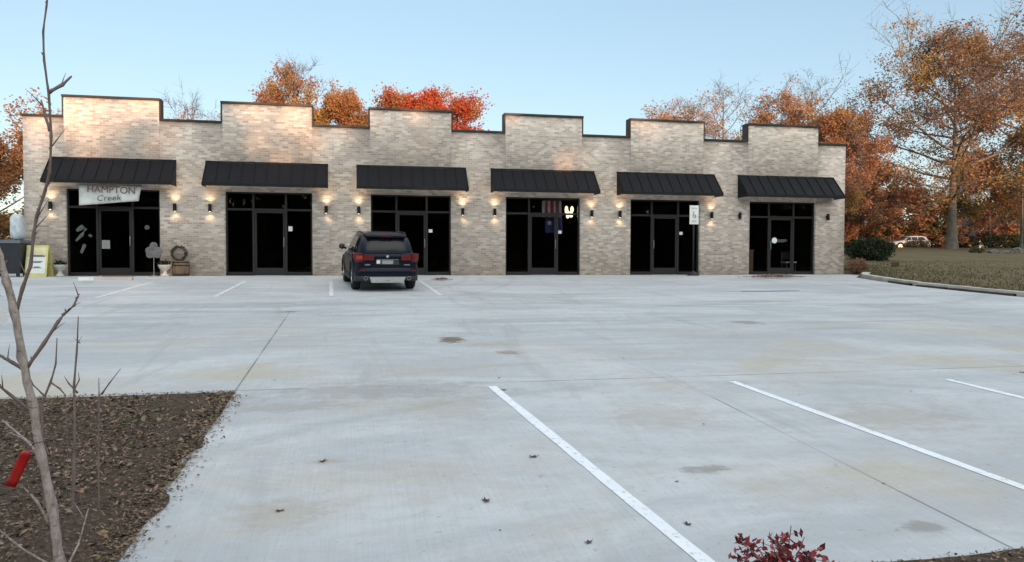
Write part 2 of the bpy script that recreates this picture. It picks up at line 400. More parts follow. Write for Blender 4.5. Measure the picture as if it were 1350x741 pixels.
def strip(name, p0, p1, w, mat, lift=.004):
    mb = MB(); d = Vector((p1[0]-p0[0], p1[1]-p0[1])).normalized(); n = Vector((-d.y, d.x))*w/2
    N = max(2, int(math.dist(p0, p1)/.25)); rnd = random.Random(int(p0[0]*100)); L = []; Rr = []
    for k in range(N+1):
        t = k/N; x = p0[0]+(p1[0]-p0[0])*t; y = p0[1]+(p1[1]-p0[1])*t
        j1, j2 = rnd.uniform(-.004,.004), rnd.uniform(-.004,.004)
        L.append((x+n.x+j1, y+n.y, lot_z(y)+lift)); Rr.append((x-n.x+j2, y-n.y, lot_z(y)+lift))
    for k in range(N): mb.face([L[k], Rr[k], Rr[k+1], L[k+1]])
    return struct(mb.build(name, mat))
for p0, p1 in (((1.50,-17.7),(1.915,-22.42)), ((4.36,-17.85),(4.80,-22.42)), ((7.07,-18.12),(7.47,-22.42)), ((9.78,-18.35),(10.17,-22.42))):
    strip('parking_stripe', p0, p1, .10, M['stripe'])
for p0, p1 in (((-5.70,-7.6),(-5.55,-3.2)), ((-3.20,-7.5),(-3.10,-3.2)), ((-.56,-7.5),(-.70,-3.2)), ((2.05,-7.5),(1.9,-3.2))):
    strip('parking_stripe', p0, p1, .10, M['stripe_worn'])
strip('parking_stripe', (10.3,-7.1), (12.1,-7.0), .22, M['stripe_blue'])

# kerb along the lawn with dark strips at its foot, shadow gap and litter put in as colour
def sweep_edge(name, off0, off1, z0, z1, mat, ys):
    mb = MB()
    P = []
    for i, y in enumerate(ys):
        x = edge_x(y); ya, yb = ys[max(0,i-1)], ys[min(len(ys)-1,i+1)]
        tx, ty = edge_x(yb)-edge_x(ya), yb-ya; L = math.hypot(tx, ty); n = (-ty/L, tx/L) if ty < 0 else (ty/L, -tx/L)
        zz = lot_z(y)
        jit = .012*mnoise.noise((y*2.1, 0, 0))
        P.append([(x+n[0]*o, y+n[1]*o, zz+z+jit) for (o, z) in ((off0,z0),(off0,z1),(off1,z1),(off1,z0))])
    for a, bq in zip(P, P[1:]):
        for k in range(4):
            k2 = (k+1) % 4; mb.face([a[k], a[k2], bq[k2], bq[k]])
    return struct(mb.build(name, mat))
ys = list(np.arange(-1.3, -22.4, -.35))
sweep_edge('kerb', .14, .36, -.1, .125, M['kerb'], ys)
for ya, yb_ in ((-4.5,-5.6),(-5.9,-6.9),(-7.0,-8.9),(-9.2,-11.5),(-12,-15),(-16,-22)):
    sweep_edge('shade_litter_strip', .02, .137, -.1, .055, M['shade_litter'], list(np.linspace(ya, yb_, 9)))

# ------------------------------------------------------------------ building
bld = thing('brick_building', 'long single storey pale brick shop row with stepped parapet and six black awnings', 'building')
LX, RX, DEP = -10.02, 18.45, 15.0
RAISED = [(-8.85,-6.09),(-4.19,-1.39),(.50,3.24),(5.13,7.90),(9.73,12.55),(14.35,17.24)]
OPEN = [(-8.84,-6.11),(-4.13,-1.39),(.52,3.24),(5.16,7.87),(9.76,12.46),(14.46,17.22)]
ZL, ZH, ZO = 4.93, 5.56, 2.74
def voxel_wall():
    def uniq(l): return sorted(set(round(v, 4) for v in l))
    xs = uniq([LX, LX+.3, RX-.3, RX] + [v for r in RAISED+OPEN for v in r]); ys_ = [-.045, 0, .3, DEP-.3, DEP]; zs = [-.3, ZO, 2.9, ZL, ZH]
    def filled(i, j, k):
        if i < 0 or j < 0 or k < 0 or i >= len(xs)-1 or j >= len(ys_)-1 or k >= len(zs)-1: return False
        x = (xs[i]+xs[i+1])/2; y = (ys_[j]+ys_[j+1])/2; z = (zs[k]+zs[k+1])/2
        rais = any(a < x < b for a, b in RAISED)
        if y < 0: return rais and z > 2.9
        if y < .3:
            if z > ZL: return rais
            if z < ZO and any(a < x < b for a, b in OPEN): return False
            return True
        if z > ZL: return False
        return x < LX+.3 or x > RX-.3 or y > DEP-.3
    vid = {}; V = []; F = []
    def gv(i, j, k):
        if (i,j,k) not in vid: vid[(i,j,k)] = len(V); V.append((xs[i], ys_[j], zs[k]))
        return vid[(i,j,k)]
    for i in range(len(xs)-1):
        for j in range(len(ys_)-1):
            for k in range(len(zs)-1):
                if not filled(i,j,k): continue
                for d, q in (((-1,0,0),((0,0,0),(0,0,1),(0,1,1),(0,1,0))), ((1,0,0),((1,0,0),(1,1,0),(1,1,1),(1,0,1))),
                             ((0,-1,0),((0,0,0),(1,0,0),(1,0,1),(0,0,1))), ((0,1,0),((0,1,0),(0,1,1),(1,1,1),(1,1,0))),
                             ((0,0,-1),((0,0,0),(0,1,0),(1,1,0),(1,0,0))), ((0,0,1),((0,0,1),(1,0,1),(1,1,1),(0,1,1)))):
                    if not filled(i+d[0], j+d[1], k+d[2]):
                        F.append(tuple(gv(i+a, j+b_, k+c_) for a, b_, c_ in q))
    return np_obj('wall', V, F, [0]*len(F), [M['brick']], bld)
voxel_wall()
mb = MB(); mb.box(LX+.302, RX-.302, .302, DEP-.302, 4.3, 4.42); mb.build('roof', M['roof'], bld)
# coping: caps along every level, clad returns at the steps
mb = MB()
def cap(x0, x1, z, y0=-.05): mb.box(x0, x1, y0, .35, z+.002, z+.075)
prev = LX - .04
for (a, b_) in RAISED:
    cap(prev, a-.052, ZL); cap(a-.05, b_+.05, ZH, -.095)
    mb.box(a-.05, a-.003, -.05, .35, ZL+.002, ZH); mb.box(b_+.003, b_+.05, -.05, .35, ZL+.002, ZH)
    prev = b_+.052
cap(prev, RX+.04, ZL)
mb.box(LX-.04, LX+.33, .352, DEP+.04, ZL+.002, ZL+.07); mb.box(RX-.33, RX+.04, .352, DEP+.04, ZL+.002, ZL+.07)
mb.box(LX+.332, RX-.332, DEP-.33, DEP+.04, ZL+.002, ZL+.07)
mb.build('coping', M['coping'], bld, bevel=.008)
# steel lintel over each opening
for a, b_ in OPEN:
    pass
# dark shop interior
mb = MB(); yb = 6.5
mb.face([(LX+.31,.31,.004),(RX-.31,.31,.004),(RX-.31,yb,.004),(LX+.31,yb,.004)], 1)
mb.face([(LX+.31,.31,3.0),(RX-.31,.31,3.0),(RX-.31,yb,3.0),(LX+.31,yb,3.0)])
mb.face([(LX+.31,yb,0),(RX-.31,yb,0),(RX-.31,yb,3.0),(LX+.31,yb,3.0)])
for i in range(7):
    x = LX+.312 if i == 0 else RX-.312 if i == 6 else (RAISED[i-1][1]+RAISED[i][0])/2
    mb.box(x-.05, x+.05, .302, yb, .004, 3.0) if 0 < i < 6 else mb.face([(x,.302,0),(x,yb,0),(x,yb,3),(x,.302,3)])
mb.build('interior', [M['interior'], M['intfloor']], bld)

# storefronts: aluminium frame, five panes, a glazed door with its pull
DZ = 2.17
def storefront(i, a, b_):
    y0, y1 = .10, .20
    m1, m2 = a+.86, a+1.89
    f = MB(); g = .003
    f.box(a+g, a+.055, y0, y1, .0, ZO-g); f.box(b_-.055, b_-g, y0, y1, .0, ZO-g)
    for m in (m1, m2): f.box(m-.035, m+.035, y0+.004, y1-.004, .004, ZO-.056)
    f.box(a+.057, b_-.057, y0, y1, ZO-.055, ZO-g)
    for p, q in ((a+.057, m1-.037), (m1+.037, m2-.037), (m2+.037, b_-.057)): f.box(p, q, y0+.006, y1-.006, DZ-.035, DZ+.035)
    for p, q in ((a+.057, m1-.037), (m2+.037, b_-.057)): f.box(p, q, y0+.006, y1-.006, .004, .11)
    fo = f.build('window_frame', M['bronze'], bld, bevel=.004)
    def pane(x0, x1, z0, z1):
        q = MB(); q.box(x0, x1, .150, .156, z0, z1); q.build('pane', M['glass'], fo)
    pane(a+.056, m1-.036, .112, DZ-.036); pane(m2+.036, b_-.056, .112, DZ-.036)
    pane(a+.056, m1-.036, DZ+.036, ZO-.056); pane(m1+.036, m2-.036, DZ+.036, ZO-.056); pane(m2+.036, b_-.056, DZ+.036, ZO-.056)
    d = MB(); p, q = m1+.041, m2-.041
    d.box(p, p+.06, .12, .17, .012, DZ-.04); d.box(q-.06, q, .12, .17, .012, DZ-.04)
    d.box(p+.06, q-.06, .122, .168, DZ-.11, DZ-.04); d.box(p+.06, q-.06, .122, .168, .012, .25)
    do = d.build('door', M['bronze'], bld, bevel=.004)
    e = MB(); e.box(p+.061, q-.061, .142, .148, .251, DZ-.111); e.build('pane', M['glass'], do)
    hx = q-.03 if i in (0, 1, 2, 3) else p+.03
    h = MB(); h.tube([(hx,.12,.95),(hx,.07,.95),(hx,.065,1.0),(hx,.065,1.2),(hx,.07,1.25),(hx,.12,1.25)], .013, 8); h.build('handle', M['steel'], do, smooth=True)
    h = MB(); h.box(p, q, .10, .22, .0, .010); h.build('threshold', M['steel'], do)
    if i in (1,2,3,4):
        s_ = MB(); x0 = m2+.05 if i != 3 else m2+.02; s_.box(x0+.02, x0+.15, .144, .147, 1.47, 1.63 if i == 1 else 1.58); st = s_.build('suite_sticker', M['paper'], fo)
        st['label'] = 'small white notice stuck beside the door'
    return fo, do, m1, m2
FR = [storefront(i, a, b_) for i, (a, b_) in enumerate(OPEN)]
# marks stuck on the glass of the first and the last shop
M['decal'] = simple('grey_vinyl', (.11,.11,.115), (.07,.07,.075), 8, .7)
M['decal_white'] = simple('white_vinyl', (.80,.80,.80), (.70,.70,.70), 6, .6)
fo, do, m1, m2 = FR[0]; a = OPEN[0][0]
q = MB(); X0 = a+.42
q.tube([(X0-.05,.145,.72),(X0+.05,.145,.98),(X0+.02,.145,1.0)], [.05,.06,.03], 6); q.tube([(X0-.2,.145,1.1),(X0-.02,.145,1.3),(X0+.1,.145,1.5)], [.03,.055,.05], 6)
q.tube([(X0-.18,.145,1.42),(X0-.06,.145,1.5),(X0+.02,.145,1.58)], [.04,.08,.06], 6); q.tube([(X0+.2,.145,1.24),(X0+.24,.145,1.3)], .05, 8)
for k in range(len(q.v)): q.v[k] = (q.v[k][0], .1475+(q.v[k][1]-.145)*.03, q.v[k][2])
o = q.build('window_decal', M['decal'], fo); o['label'] = 'grey figure decal on the left pane'
q = MB(); q.lathe([(0,.144),(.075,.144),(.075,.147),(0,.147)], 20, 0, 'y', (b_:=OPEN[0][1]-.42, 0, 1.55)); o = q.build('window_decal', M['decal'], fo); o['label'] = 'grey round decal on the right pane'
q = MB(); q.box(m1+.115, m1+.35, .137, .141, .86, 1.13); o = q.build('door_notice', simple('grey_paper', (.30,.30,.29), None, 5, .8), do); o['label'] = 'grey paper notice taped inside the door'
fo, do, m1, m2 = FR[5]
q = MB(); q.lathe([(0,.136),(.11,.136),(.11,.140),(0,.140)], 24, 0, 'y', (m1+.26, 0, 1.29)); o = q.build('round_decal', M['decal_white'], do); o['label'] = 'white round logo on the door glass'
q = MB()
for k, (zz, w_) in enumerate(((1.315,.38),(1.275,.40),(1.24,.30))): q.box(m1+.39, m1+.39+w_, .137, .140, zz-.013, zz+.013)
o = q.build('lettering_decal', M['decal'], do); o['label'] = 'lines of pale lettering beside the round logo'

# awnings: standing seam slope, closed cheeks, fascia
AW = [(-9.27,-5.60),(-4.70,-.88),(.06,3.74),(4.62,8.36),(9.22,13.0),(13.95,17.93)]
for (a, b_) in AW:
    zt, zb, P, th = 3.66, 2.95, .74, .022
    y0 = -.047
    A = MB(); A.face([(a,y0,zt),(b_,y0,zt),(b_,-P,zb),(a,-P,zb)]); A.face([(a,y0,zt-th),(b_,y0,zt-th),(b_,-P,zb-th),(a,-P,zb-th)])
    for e0, e1 in (((a,y0,zt),(b_,y0,zt)), ((b_,y0,zt),(b_,-P,zb)), ((b_,-P,zb),(a,-P,zb)), ((a,-P,zb),(a,y0,zt))):
        A.face([e0, e1, (e1[0],e1[1],e1[2]-th), (e0[0],e0[1],e0[2]-th)])
    n = round((b_-a)/.38)
    dz, dy = zb-zt, -P-y0; L = math.hypot(dz, dy); nrm = (-dz/L*-1, ) 
    ny, nz = dz/L, -dy/L      # outward normal of the slope (y, z)
    for k in range(n+1):
        x = a + (b_-a)*k/n; x = min(max(x, a+.012), b_-.012); h = .024
        p0 = (y0, zt+.001); p1 = (-P+.002, zb+.001)
        for xs0, xs1 in ((x-.011, x+.011),):
            v = [(xx, yy+ny*hh, zz+nz*hh) for xx in (xs0, xs1) for (yy, zz) in (p0, p1) for hh in (.001, h)]
            for qd in ((0,1,3,2),(4,6,7,5),(0,4,5,1),(2,3,7,6),(1,5,7,3)): A.face([v[t_] for t_ in qd])
    ao = A.build('awning', M['awning'], bld)
    F_ = MB(); F_.box(a-.012, b_+.012, -P-.022, -P-.002, zb-.10, zb+.012); F_.box(a-.012, b_+.012, y0, -.046+.03, zt+.001, zt+.05); F_.build('fascia', M['awning_trim'], ao, bevel=.004)
    for xx in (a-.010, b_+.002):
        C_ = MB()
        tri = [(y0, zt-.002), (-P-.001, zb-.002), (-P-.001, zb-.098), (y0, zb-.098)]
        for x_ in (xx, xx+.008): C_.face([(x_, y, z) for y, z in tri])
        for t0, t1 in zip(tri, tri[1:]+tri[:1]): C_.face([(xx,*t0),(xx+.008,*t0),(xx+.008,*t1),(xx,*t1)])
        C_.build('cheek', M['awning'], ao)

# wall lamps, up and down light
M['lens'] = emis('lamp_lens_lit', (1,.72,.40), 5)
M['lens_off'] = simple('lamp_lens_off', (.25,.24,.22), None, 8, .3)
LAMPS = [-9.25,-5.64,-4.58,-.94,.12,3.63,4.75,8.27,9.33,12.89,14.02,17.68]
LAMP_W = 4.5
for i, x in enumerate(LAMPS):
    lit = i < 10
    y, z = -.105, 2.19
    l = MB(); l.lathe([(.0,z-.118),(.035,z-.118),(.046,z-.122),(.054,z-.122),(.054,z+.122),(.046,z+.122),(.035,z+.118),(.0,z+.118)], 20, 0, 'z', (x,y,0)); l.box(x-.035, x+.035, -.056, -.002, z-.06, z+.06)
    lo = l.build('wall_lamp', M['lampmetal'], bld, smooth=False)
    for sgn in (-1, 1):
        e = MB(); e.lathe([(.0, z+sgn*.1205), (.034, z+sgn*.1205), (.034, z+sgn*.119)], 16, 0, 'z', (x,y,0)); e.build('lens', M['lens'] if lit else M['lens_off'], lo)
        if lit:
            ld = bpy.data.lights.new('lamp_beam', 'SPOT'); ld.energy = LAMP_W; ld.color = (1,.74,.45); ld.spot_size = R(125); ld.spot_blend = 1.0; ld.shadow_soft_size = .03
            so = bpy.data.objects.new('lamp_beam', ld); COL.objects.link(so); so.parent = lo; so.location = (x, y-.02, z+sgn*.128)
            so.rotation_euler = (R(180) if sgn > 0 else 0, 0, 0)

# ------------------------------------------------------------------ things at the shop fronts
# banner under the first awning, sagging at its right end
bn = thing('banner', 'white sagging vinyl banner with two written lines hung under the leftmost awning', 'banner', (-7.45,-.42,2.55))
b_ = MB(); NX_, NZ_ = 16, 6
def ban(u, v):
    x = -.88 + 1.80*u - .10*u*(1-v); top = .30; bot = -.36 + .16*u
    return (x, .03*math.sin(u*7)+.02*math.sin(v*4+u*3), bot + (top-bot)*v)
grid = [[ban(i/NX_, j/NZ_) for j in range(NZ_+1)] for i in range(NX_+1)]
for i in range(NX_):
    for j in range(NZ_): b_.face([grid[i][j], grid[i+1][j], grid[i+1][j+1], grid[i][j+1]])
bo = b_.build('sheet', M['white'], bn, smooth=True)
sd_ = bo.modifiers.new('thick', 'SOLIDIFY'); sd_.thickness = .003
M['ink_red'] = simple('banner_ink_red', (.20,.085,.065), None, 20, .7); M['ink_grey'] = simple('banner_ink_grey', (.085,.085,.09), None, 20, .7)
text_obj('lettering', 'HAMPTON', .30, M['ink_red'], bn, (.06,-.060,.12), (R(90), R(1.5), 0), .95)
text_obj('lettering', 'Creek', .25, M['ink_grey'], bn, (-.02,-.060,-.13), (R(90), R(-3), 0), 1.1, shear=.15)
for xx in (-.86, .90):
    r_ = MB(); r_.tube([(xx,0,.29),(xx*1.02,-.05,.42)], .006, 5); r_.build('rope', M['black'], bn)

# yellow framed sidewalk sign
af = thing('sidewalk_sign', 'yellow framed A-board sign leaning open beside the left brick corner', 'sign', (-9.35,-.75,0), R(-4))
for sgn in (-1, 1):
    p = MB(); hw, zt, tl = .305, .95, .20
    def Q(x, z, o): 
        yy = sgn*(-.03 - tl*(1-z/zt)); return (x, yy - sgn*o*-1*0 + (-sgn)*o*0 + sgn*-o, z)
    def slab(x0, x1, z0, z1, o0, o1, mi):
        v = [Q(x, z, o) for o in (o0, o1) for z in (z0, z1) for x in (x0, x1)]
        for f in ((0,1,3,2),(4,6,7,5),(0,4,5,1),(2,3,7,6),(0,2,6,4),(1,5,7,3)): p.face([v[i] for i in f], mi)
    slab(-hw, hw, 0, zt, 0, .02, 0)
    po = p.build('panel', simple('sign_yellow', (.62,.55,.20), (.50,.45,.18), 5, .55), af, bevel=.005)
    p = MB(); slab(-.255, .255, .10, .60, .022, .026, 0); slab(-.255, .255, .66, .88, .022, .026, 1); po2 = p.build('poster', [M['paper'], simple('poster_cream', (.70,.66,.40), None, 5, .7)], af)
    p = MB()
    for (z, w_) in ((.61,.40),(.64,.33),(.46,.30),(.43,.22),(.30,.16),(.27,.26)): slab(-w_/2+.02, w_/2+.02, z-.012, z+.012, .027, .029, 0)
    p.build('printed_lines', simple('sign_print', (.12,.14,.16), None, 9, .7), af)

# urns
M['plant_dark'] = leafmat('dark_evergreen_leaf', (.035,.05,.022), (.02,.03,.014), 9)
M['stone_white'] = simple('urn_white_stone', (.62,.60,.56), (.45,.43,.40), 8, .8)
def leaf_cloud(rng, centers, sig, n, size):
    ce = np.asarray(centers)[rng.integers(0, len(centers), n)] + rng.normal(0, 1, (n,3))*sig
    u = rng.normal(size=(n,3)); u /= np.linalg.norm(u, axis=1)[:,None]
    v = rng.normal(size=(n,3)); v -= (v*u).sum(1)[:,None]*u; v /= np.linalg.norm(v, axis=1)[:,None]
    sz = size*rng.uniform(.6,1.3,n)[:,None]
    P = np.stack([ce-u*sz, ce+v*sz*.5, ce+u*sz, ce-v*sz*.5], 1).reshape(-1,3)
    return P, np.arange(n*4).reshape(n,4)
def urn(loc, label, sd):
    t = thing('planter_urn', label, 'planter', loc, 0, 'white urns flanking the first shop door')
    u = MB(); u.lathe([(0,0),(.13,0),(.13,.04),(.07,.08),(.055,.14),(.075,.18),(.15,.23),(.20,.32),(.21,.345),(.215,.36),(.19,.36),(.17,.33),(0,.33)], 24)
    u.build('pot', M['stone_white'], t, smooth=True)
    rng = np.random.default_rng(sd); V, Qd = leaf_cloud(rng, [(0,0,.39)], (.085,.06,.045), 200, .05)
    np_obj('plant', V, Qd, [0]*len(Qd), [M['plant_dark']], t)
urn((-8.87,-.5,0), 'white pedestal urn with dark plant between the yellow sign and the door', 1)
urn((-5.86,-.5,0), 'white pedestal urn with dark plant just left of the wreath barrel', 2)
# clover shaped ornament on a rod
t = thing('garden_stake', 'grey clover shaped ornament on a thin rod in front of the first shop window', 'ornament', (-6.16,-.6,0))
p = MB(); p.tube([(0,0,.02),(0,0,.62)], .012, 8); p.build('rod', M['steel'], t); p = MB(); p.lathe([(0,0),(.14,0),(.13,.02),(0,.035)], 20); p.build('base', M['steel'], t, smooth=True)
p = MB(); M['pale_grey'] = simple('weathered_grey_metal', (.17,.155,.155), (.10,.09,.095), 9, .7)
for k, (x, z) in enumerate(((-.13,.80),(.13,.80),(0,.95),(0,.70),(-.11,.68),(.11,.68))):
    p.lathe([(0,-.012),(.10,-.012),(.118,0),(.10,.012),(0,.012)], 18, 0, 'y', (x, -.002*k, z))
p.build('head', M['pale_grey'], t, smooth=False)
# wooden barrel with wreath
t = thing('wooden_barrel', 'brown wooden half barrel standing against brick between first two shops', 'barrel', (-5.42,-.36,0))
p = MB(); p.lathe([(0,0),(.235,0),(.262,.12),(.268,.24),(.258,.36),(.235,.48),(.215,.48),(.21,.45),(0,.45)], 28); 
def stave_mat():
    t_ = NT('barrel_staves'); n_ = t_.noise(t_.scalev(t_.obj(), (9,9,.8)), 2.0, 4, .6); cc = t_.mix(t_.ramp(n_, .35,.65), (.20,.125,.08), (.11,.065,.04)); t_.bump(n_, .4, .01); return t_.fin(cc, .8)
p.build('cask', stave_mat(), t, smooth=True)
for z, r in ((.06,.252),(.34,.264),(.44,.248)):
    p = MB(); p.lathe([(r-.006,z-.018),(r+.004,z-.018),(r+.004,z+.018),(r-.006,z+.018)], 28); p.build('hoop', M['bronze'], t)
wr = thing('wreath', 'dark twig wreath with brown leaves standing on the wooden barrel', 'wreath', (-5.49,-.30,.452))
rng = np.random.default_rng(5); p = MB()
for k in range(9):
    pts = []; ph = k*.7
    for j in range(25):
        a_ = 2*PI*j/24; rr = .20 + .03*math.sin(5*a_+ph); pts.append((rr*math.cos(a_), .035*math.sin(7*a_+ph*2)+.04, .262+rr*math.sin(a_)))
    p.tube(pts, .016, 5, cap=False)
p.build('ring', M['twig'], wr)
cen = [(.21*math.cos(a_), .03, .265+.21*math.sin(a_)) for a_ in np.linspace(0, 2*PI, 30)]
V, Qd = leaf_cloud(rng, cen, (.022,.022,.022), 420, .04); V[:,2] = np.maximum(V[:,2], .004)
np_obj('leaves', V, Qd, [0 if k % 3 else 1 for k in range(len(Qd))], [M['plant_dark'], M['deadleaf']], wr)
# doormat and low pale block
p = MB(); p.box(-.42,.42,-.28,.28,.002,.028); o = p.build('doormat', simple('coir_mat', (.17,.10,.07), (.10,.055,.04), 30, .95), None, bevel=.008); o.location = (-7.2,-.42,0); tag(o, 'brown doormat lying at the leftmost shop door', 'doormat')
ws = thing('wheel_stop', 'low pale pink and white block on the concrete before the first door', 'wheel stop', (-6.95,-2.6,lot_z(-2.6)), 0)
ws.rotation_euler = (R(2.86), 0, 0)
p = MB(); prof = [(-.09,0),(.09,0),(.065,.085),(-.065,.085)]
for x0, x1, nm, mm in ((-.70,-.30,'white_end',M['white']), (-.30,.70,'bar',simple('faded_pink_paint', (.56,.42,.38), (.45,.38,.35), 6, .8))):
    p = MB()
    for x in (x0, x1): p.face([(x, y, z) for y, z in prof])
    for q0, q1 in zip(prof, prof[1:]+prof[:1]): p.face([(x0,*q0),(x1,*q0),(x1,*q1),(x0,*q1)])
    p.build(nm, mm, ws)
# covered pile at the left corner
t = thing('black_bin', 'black wheeled bin like box at the left end of the brick building', 'bin', (-10.17,-.78,0))
p = MB(); 
def taper(mb_, w0, w1, d0, d1, z0, z1):
    v = [(sx*w0/2, sy*d0/2, z0) for sx, sy in ((-1,-1),(1,-1),(1,1),(-1,1))] + [(sx*w1/2, sy*d1/2, z1) for sx, sy in ((-1,-1),(1,-1),(1,1),(-1,1))]
    for f in ((3,2,1,0),(4,5,6,7),(0,1,5,4),(1,2,6,5),(2,3,7,6),(3,0,4,7)): mb_.face([v[i] for i in f])
taper(p, .84,.96,.7,.8,.10,1.0); p.build('body', simple('bin_dark_plastic', (.012,.012,.018), (.02,.02,.028), 6, .5), t, bevel=.02)
p = MB(); taper(p, 1.0,.94,.84,.78,1.002,1.10); p.build('lid', simple('bin_lid_blue_grey', (.10,.12,.15), (.06,.07,.09), 4, .5), t, bevel=.02)
for x in (-.36,.36):
    p = MB(); p.lathe([(0,-.04),(.09,-.04),(.10,-.02),(.10,.02),(.09,.04),(0,.04)], 18, 0, 'x', (x,.25,.10)); p.build('wheel', M['rubber'], t, smooth=False)
    p = MB(); p.box(x-.04,x+.04,-.30,-.24,0,.10); p.build('foot', M['black'], t)
p = MB(); p.face([(-.05,-.395,.42),(.16,-.405,.52),(.10,-.40,.36)]); p.face([(-.05,-.394,.42),(.16,-.404,.52),(.10,-.399,.36)]); p.build('torn_label', M['decal'], t)
bw = MB(); bm = bmesh.new(); bmesh.ops.create_icosphere(bm, subdivisions=4, radius=1)
for v in bm.verts:
    n = v.co.copy(); k = 1/max(abs(n.x)**4+abs(n.y)**4+abs(n.z)**4, 1e-6)**.25
    q = Vector((n.x*k*.31, n.y*k*.28, n.z*k*.46)); q *= 1 - .16*(n.z+1)/2
    q += n*(.035*mnoise.noise(n*2.6) + .02*mnoise.noise(Vector((n.x*9, n.y*9, n.z*1.5)))); q.z = max(q.z+.46, .0); v.co = q
me = bpy.data.meshes.new('wrapped_bundle'); bm.to_mesh(me); bm.free(); me.polygons.foreach_set('use_smooth', [True]*len(me.polygons))
me.materials.append(simple('white_plastic_wrap', (.60,.63,.65), (.42,.46,.50), 5, .45)); o = bpy.data.objects.new('wrapped_bundle', me); COL.objects.link(o); o.location = (-9.90,-.78,1.103); o.scale = (.58,.8,.90)
tag(o, 'tall pale plastic wrapped bundle on the black bin by the brick corner', 'bundle')

# accessible parking sign
t = thing('parking_sign', 'white accessible parking sign on a dark post before the fifth storefront', 'sign', (11.63,-1.25,0))
p = MB(); p.lathe([(0,0),(.21,0),(.21,.05),(.17,.09),(.06,.12),(.05,.17),(0,.17)], 24); p.build('base', M['black'], t, smooth=False)
p = MB(); p.tube([(0,0,.14),(0,0,2.46)], .03, 12); p.build('post', M['bronze'], t, smooth=True)
p = MB(); p.box(-.17,.17,-.036,-.031,1.80,2.46); po = p.build('sign_plate', M['white'], t, bevel=.0015)
ink = simple('sign_ink', (.05,.07,.085), None, 12, .6)
p = MB(); yy = -.0385
def arcp(cx, cz, r, a0, a1, n=16): return [(cx+r*math.cos(a0+(a1-a0)*k/n), yy, cz+r*math.sin(a0+(a1-a0)*k/n)) for k in range(n+1)]
p.tube(arcp(.0,2.09,.055,R(120),R(390)), .009, 6); p.tube([(-.02,yy,2.19),(-.01,yy,2.12),(.04,yy,2.12),(.07,yy,2.05)], .011, 6); p.lathe([(0,yy-.004),(.018,yy-.004),(.018,yy+.001),(0,yy+.001)], 12, 0, 'y', (-.022,0,2.215))
p.build('wheelchair_symbol', ink, t)
p = MB(); 
for z, w_ in ((2.36,.22),(1.92,.20),(1.88,.16)): p.box(-w_/2,w_/2,-.038,-.0365,z-.007,z+.007)
p.build('printed_lines', M['pale_grey'], t)

# flag and lit chandelier seen inside the fourth shop
t = thing('flag', 'red and white striped flag with blue field hanging inside the fourth shop window', 'flag', (6.93,.42,0))
def cloth(name, x0, x1, z0, z1, mats, pick, y=0):
    q_ = MB(); n_ = 14; h_ = 8
    P_ = lambda i, j: (x0+(x1-x0)*i/n_, y+.04*math.sin(i*1.3+j*.2), z0+(z1-z0)*j/h_)
    for i in range(n_):
        for j in range(h_): q_.face([P_(i,j),P_(i+1,j),P_(i+1,j+1),P_(i,j+1)], pick(i, j))
    return q_.build(name, mats, t, smooth=True)
M['fl_red'] = simple('flag_red', (.50,.08,.09), None, 8, .8); M['fl_white'] = simple('flag_white', (.75,.68,.68), None, 8, .8); M['fl_blue'] = simple('flag_blue', (.045,.05,.17), None, 8, .8)
cloth('stripes', -.36,.36,2.06,2.66,[M['fl_red'], M['fl_white']], lambda i, j: 1 if (i//2) % 2 == 0 else 0)
cloth('field', -.24,.40,1.5,2.06,[M['fl_blue']], lambda i, j: 0)
p = MB()
for k in range(5):
    for x, z in ((-.10,1.86),):
        a0 = k*2*PI/5+PI/2; p.face([(x,-.055,z),(x+.05*math.cos(a0-.6),-.055,z+.05*math.sin(a0-.6)),(x+.10*math.cos(a0),-.055,z+.10*math.sin(a0)),(x+.05*math.cos(a0+.6),-.055,z+.05*math.sin(a0+.6))])
p.build('star', M['fl_white'], t, recalc=False); p = MB(); p.tube([(-.42,0,2.67),(.46,0,2.67)], .012, 8); p.build('rod', M['bronze'], t)
ch = thing('chandelier', 'small lit hanging lamp cluster glowing yellow in the fourth shop window', 'lamp', (7.62,.55,0))
p = MB(); p.tube([(0,0,2.99),(0,0,2.50)], .008, 6); p.tube([(-.11,0,2.50),(0,0,2.46),(.11,0,2.50)], .01, 6); p.build('stem', M['bronze'], ch)
M['bulb'] = emis('bulb_lit', (1,.80,.42), 1.1)
for x, z, h in ((-.11,2.34,.15),(-.06,2.17,.17),(.10,2.36,.12),(.07,2.19,.15)):
    p = MB(); p.lathe([(0.012,z+h),(.05,z+h*.7),(.062,z),(.05,z-h*.6),(0,z-h*.8)], 14, 0, 'z', (x,0,0)); p.build('bulb', M['bulb'], ch, smooth=True)
# furniture inside the sixth shop
t = thing('wooden_cabinet', 'low brown wooden cabinet behind the glass of the rightmost shop', 'cabinet', (14.78,.9,.004))
wd = simple('cabinet_wood', (.28,.16,.09), (.20,.11,.06), 5, .6)
p = MB(); p.box(-.25,.25,-.2,.2,.08,.90); p.box(-.28,.28,-.23,.22,.901,.94); p.box(-.22,.22,-.17,.17,0,.08); p.build('body', wd, t, bevel=.006)
for z in (.20,.45,.70):
    p = MB(); p.box(-.22,.22,-.216,-.202,z-.1,z+.1); dr = p.build('drawer', wd, t, bevel=.004); p = MB(); p.box(-.05,.05,-.235,-.218,z-.01,z+.01); p.build('pull', M['steel'], dr)
t = thing('office_chair', 'small chair with pale seat behind the right pane of the rightmost shop', 'chair', (16.72,1.0,.004))
p = MB(); p.box(-.23,.23,-.22,.22,.42,.48); p.build('seat', M['paper'], t, bevel=.02); p = MB(); p.box(-.21,.21,.19,.23,.55,.88); p.build('backrest', M['black'], t, bevel=.015)
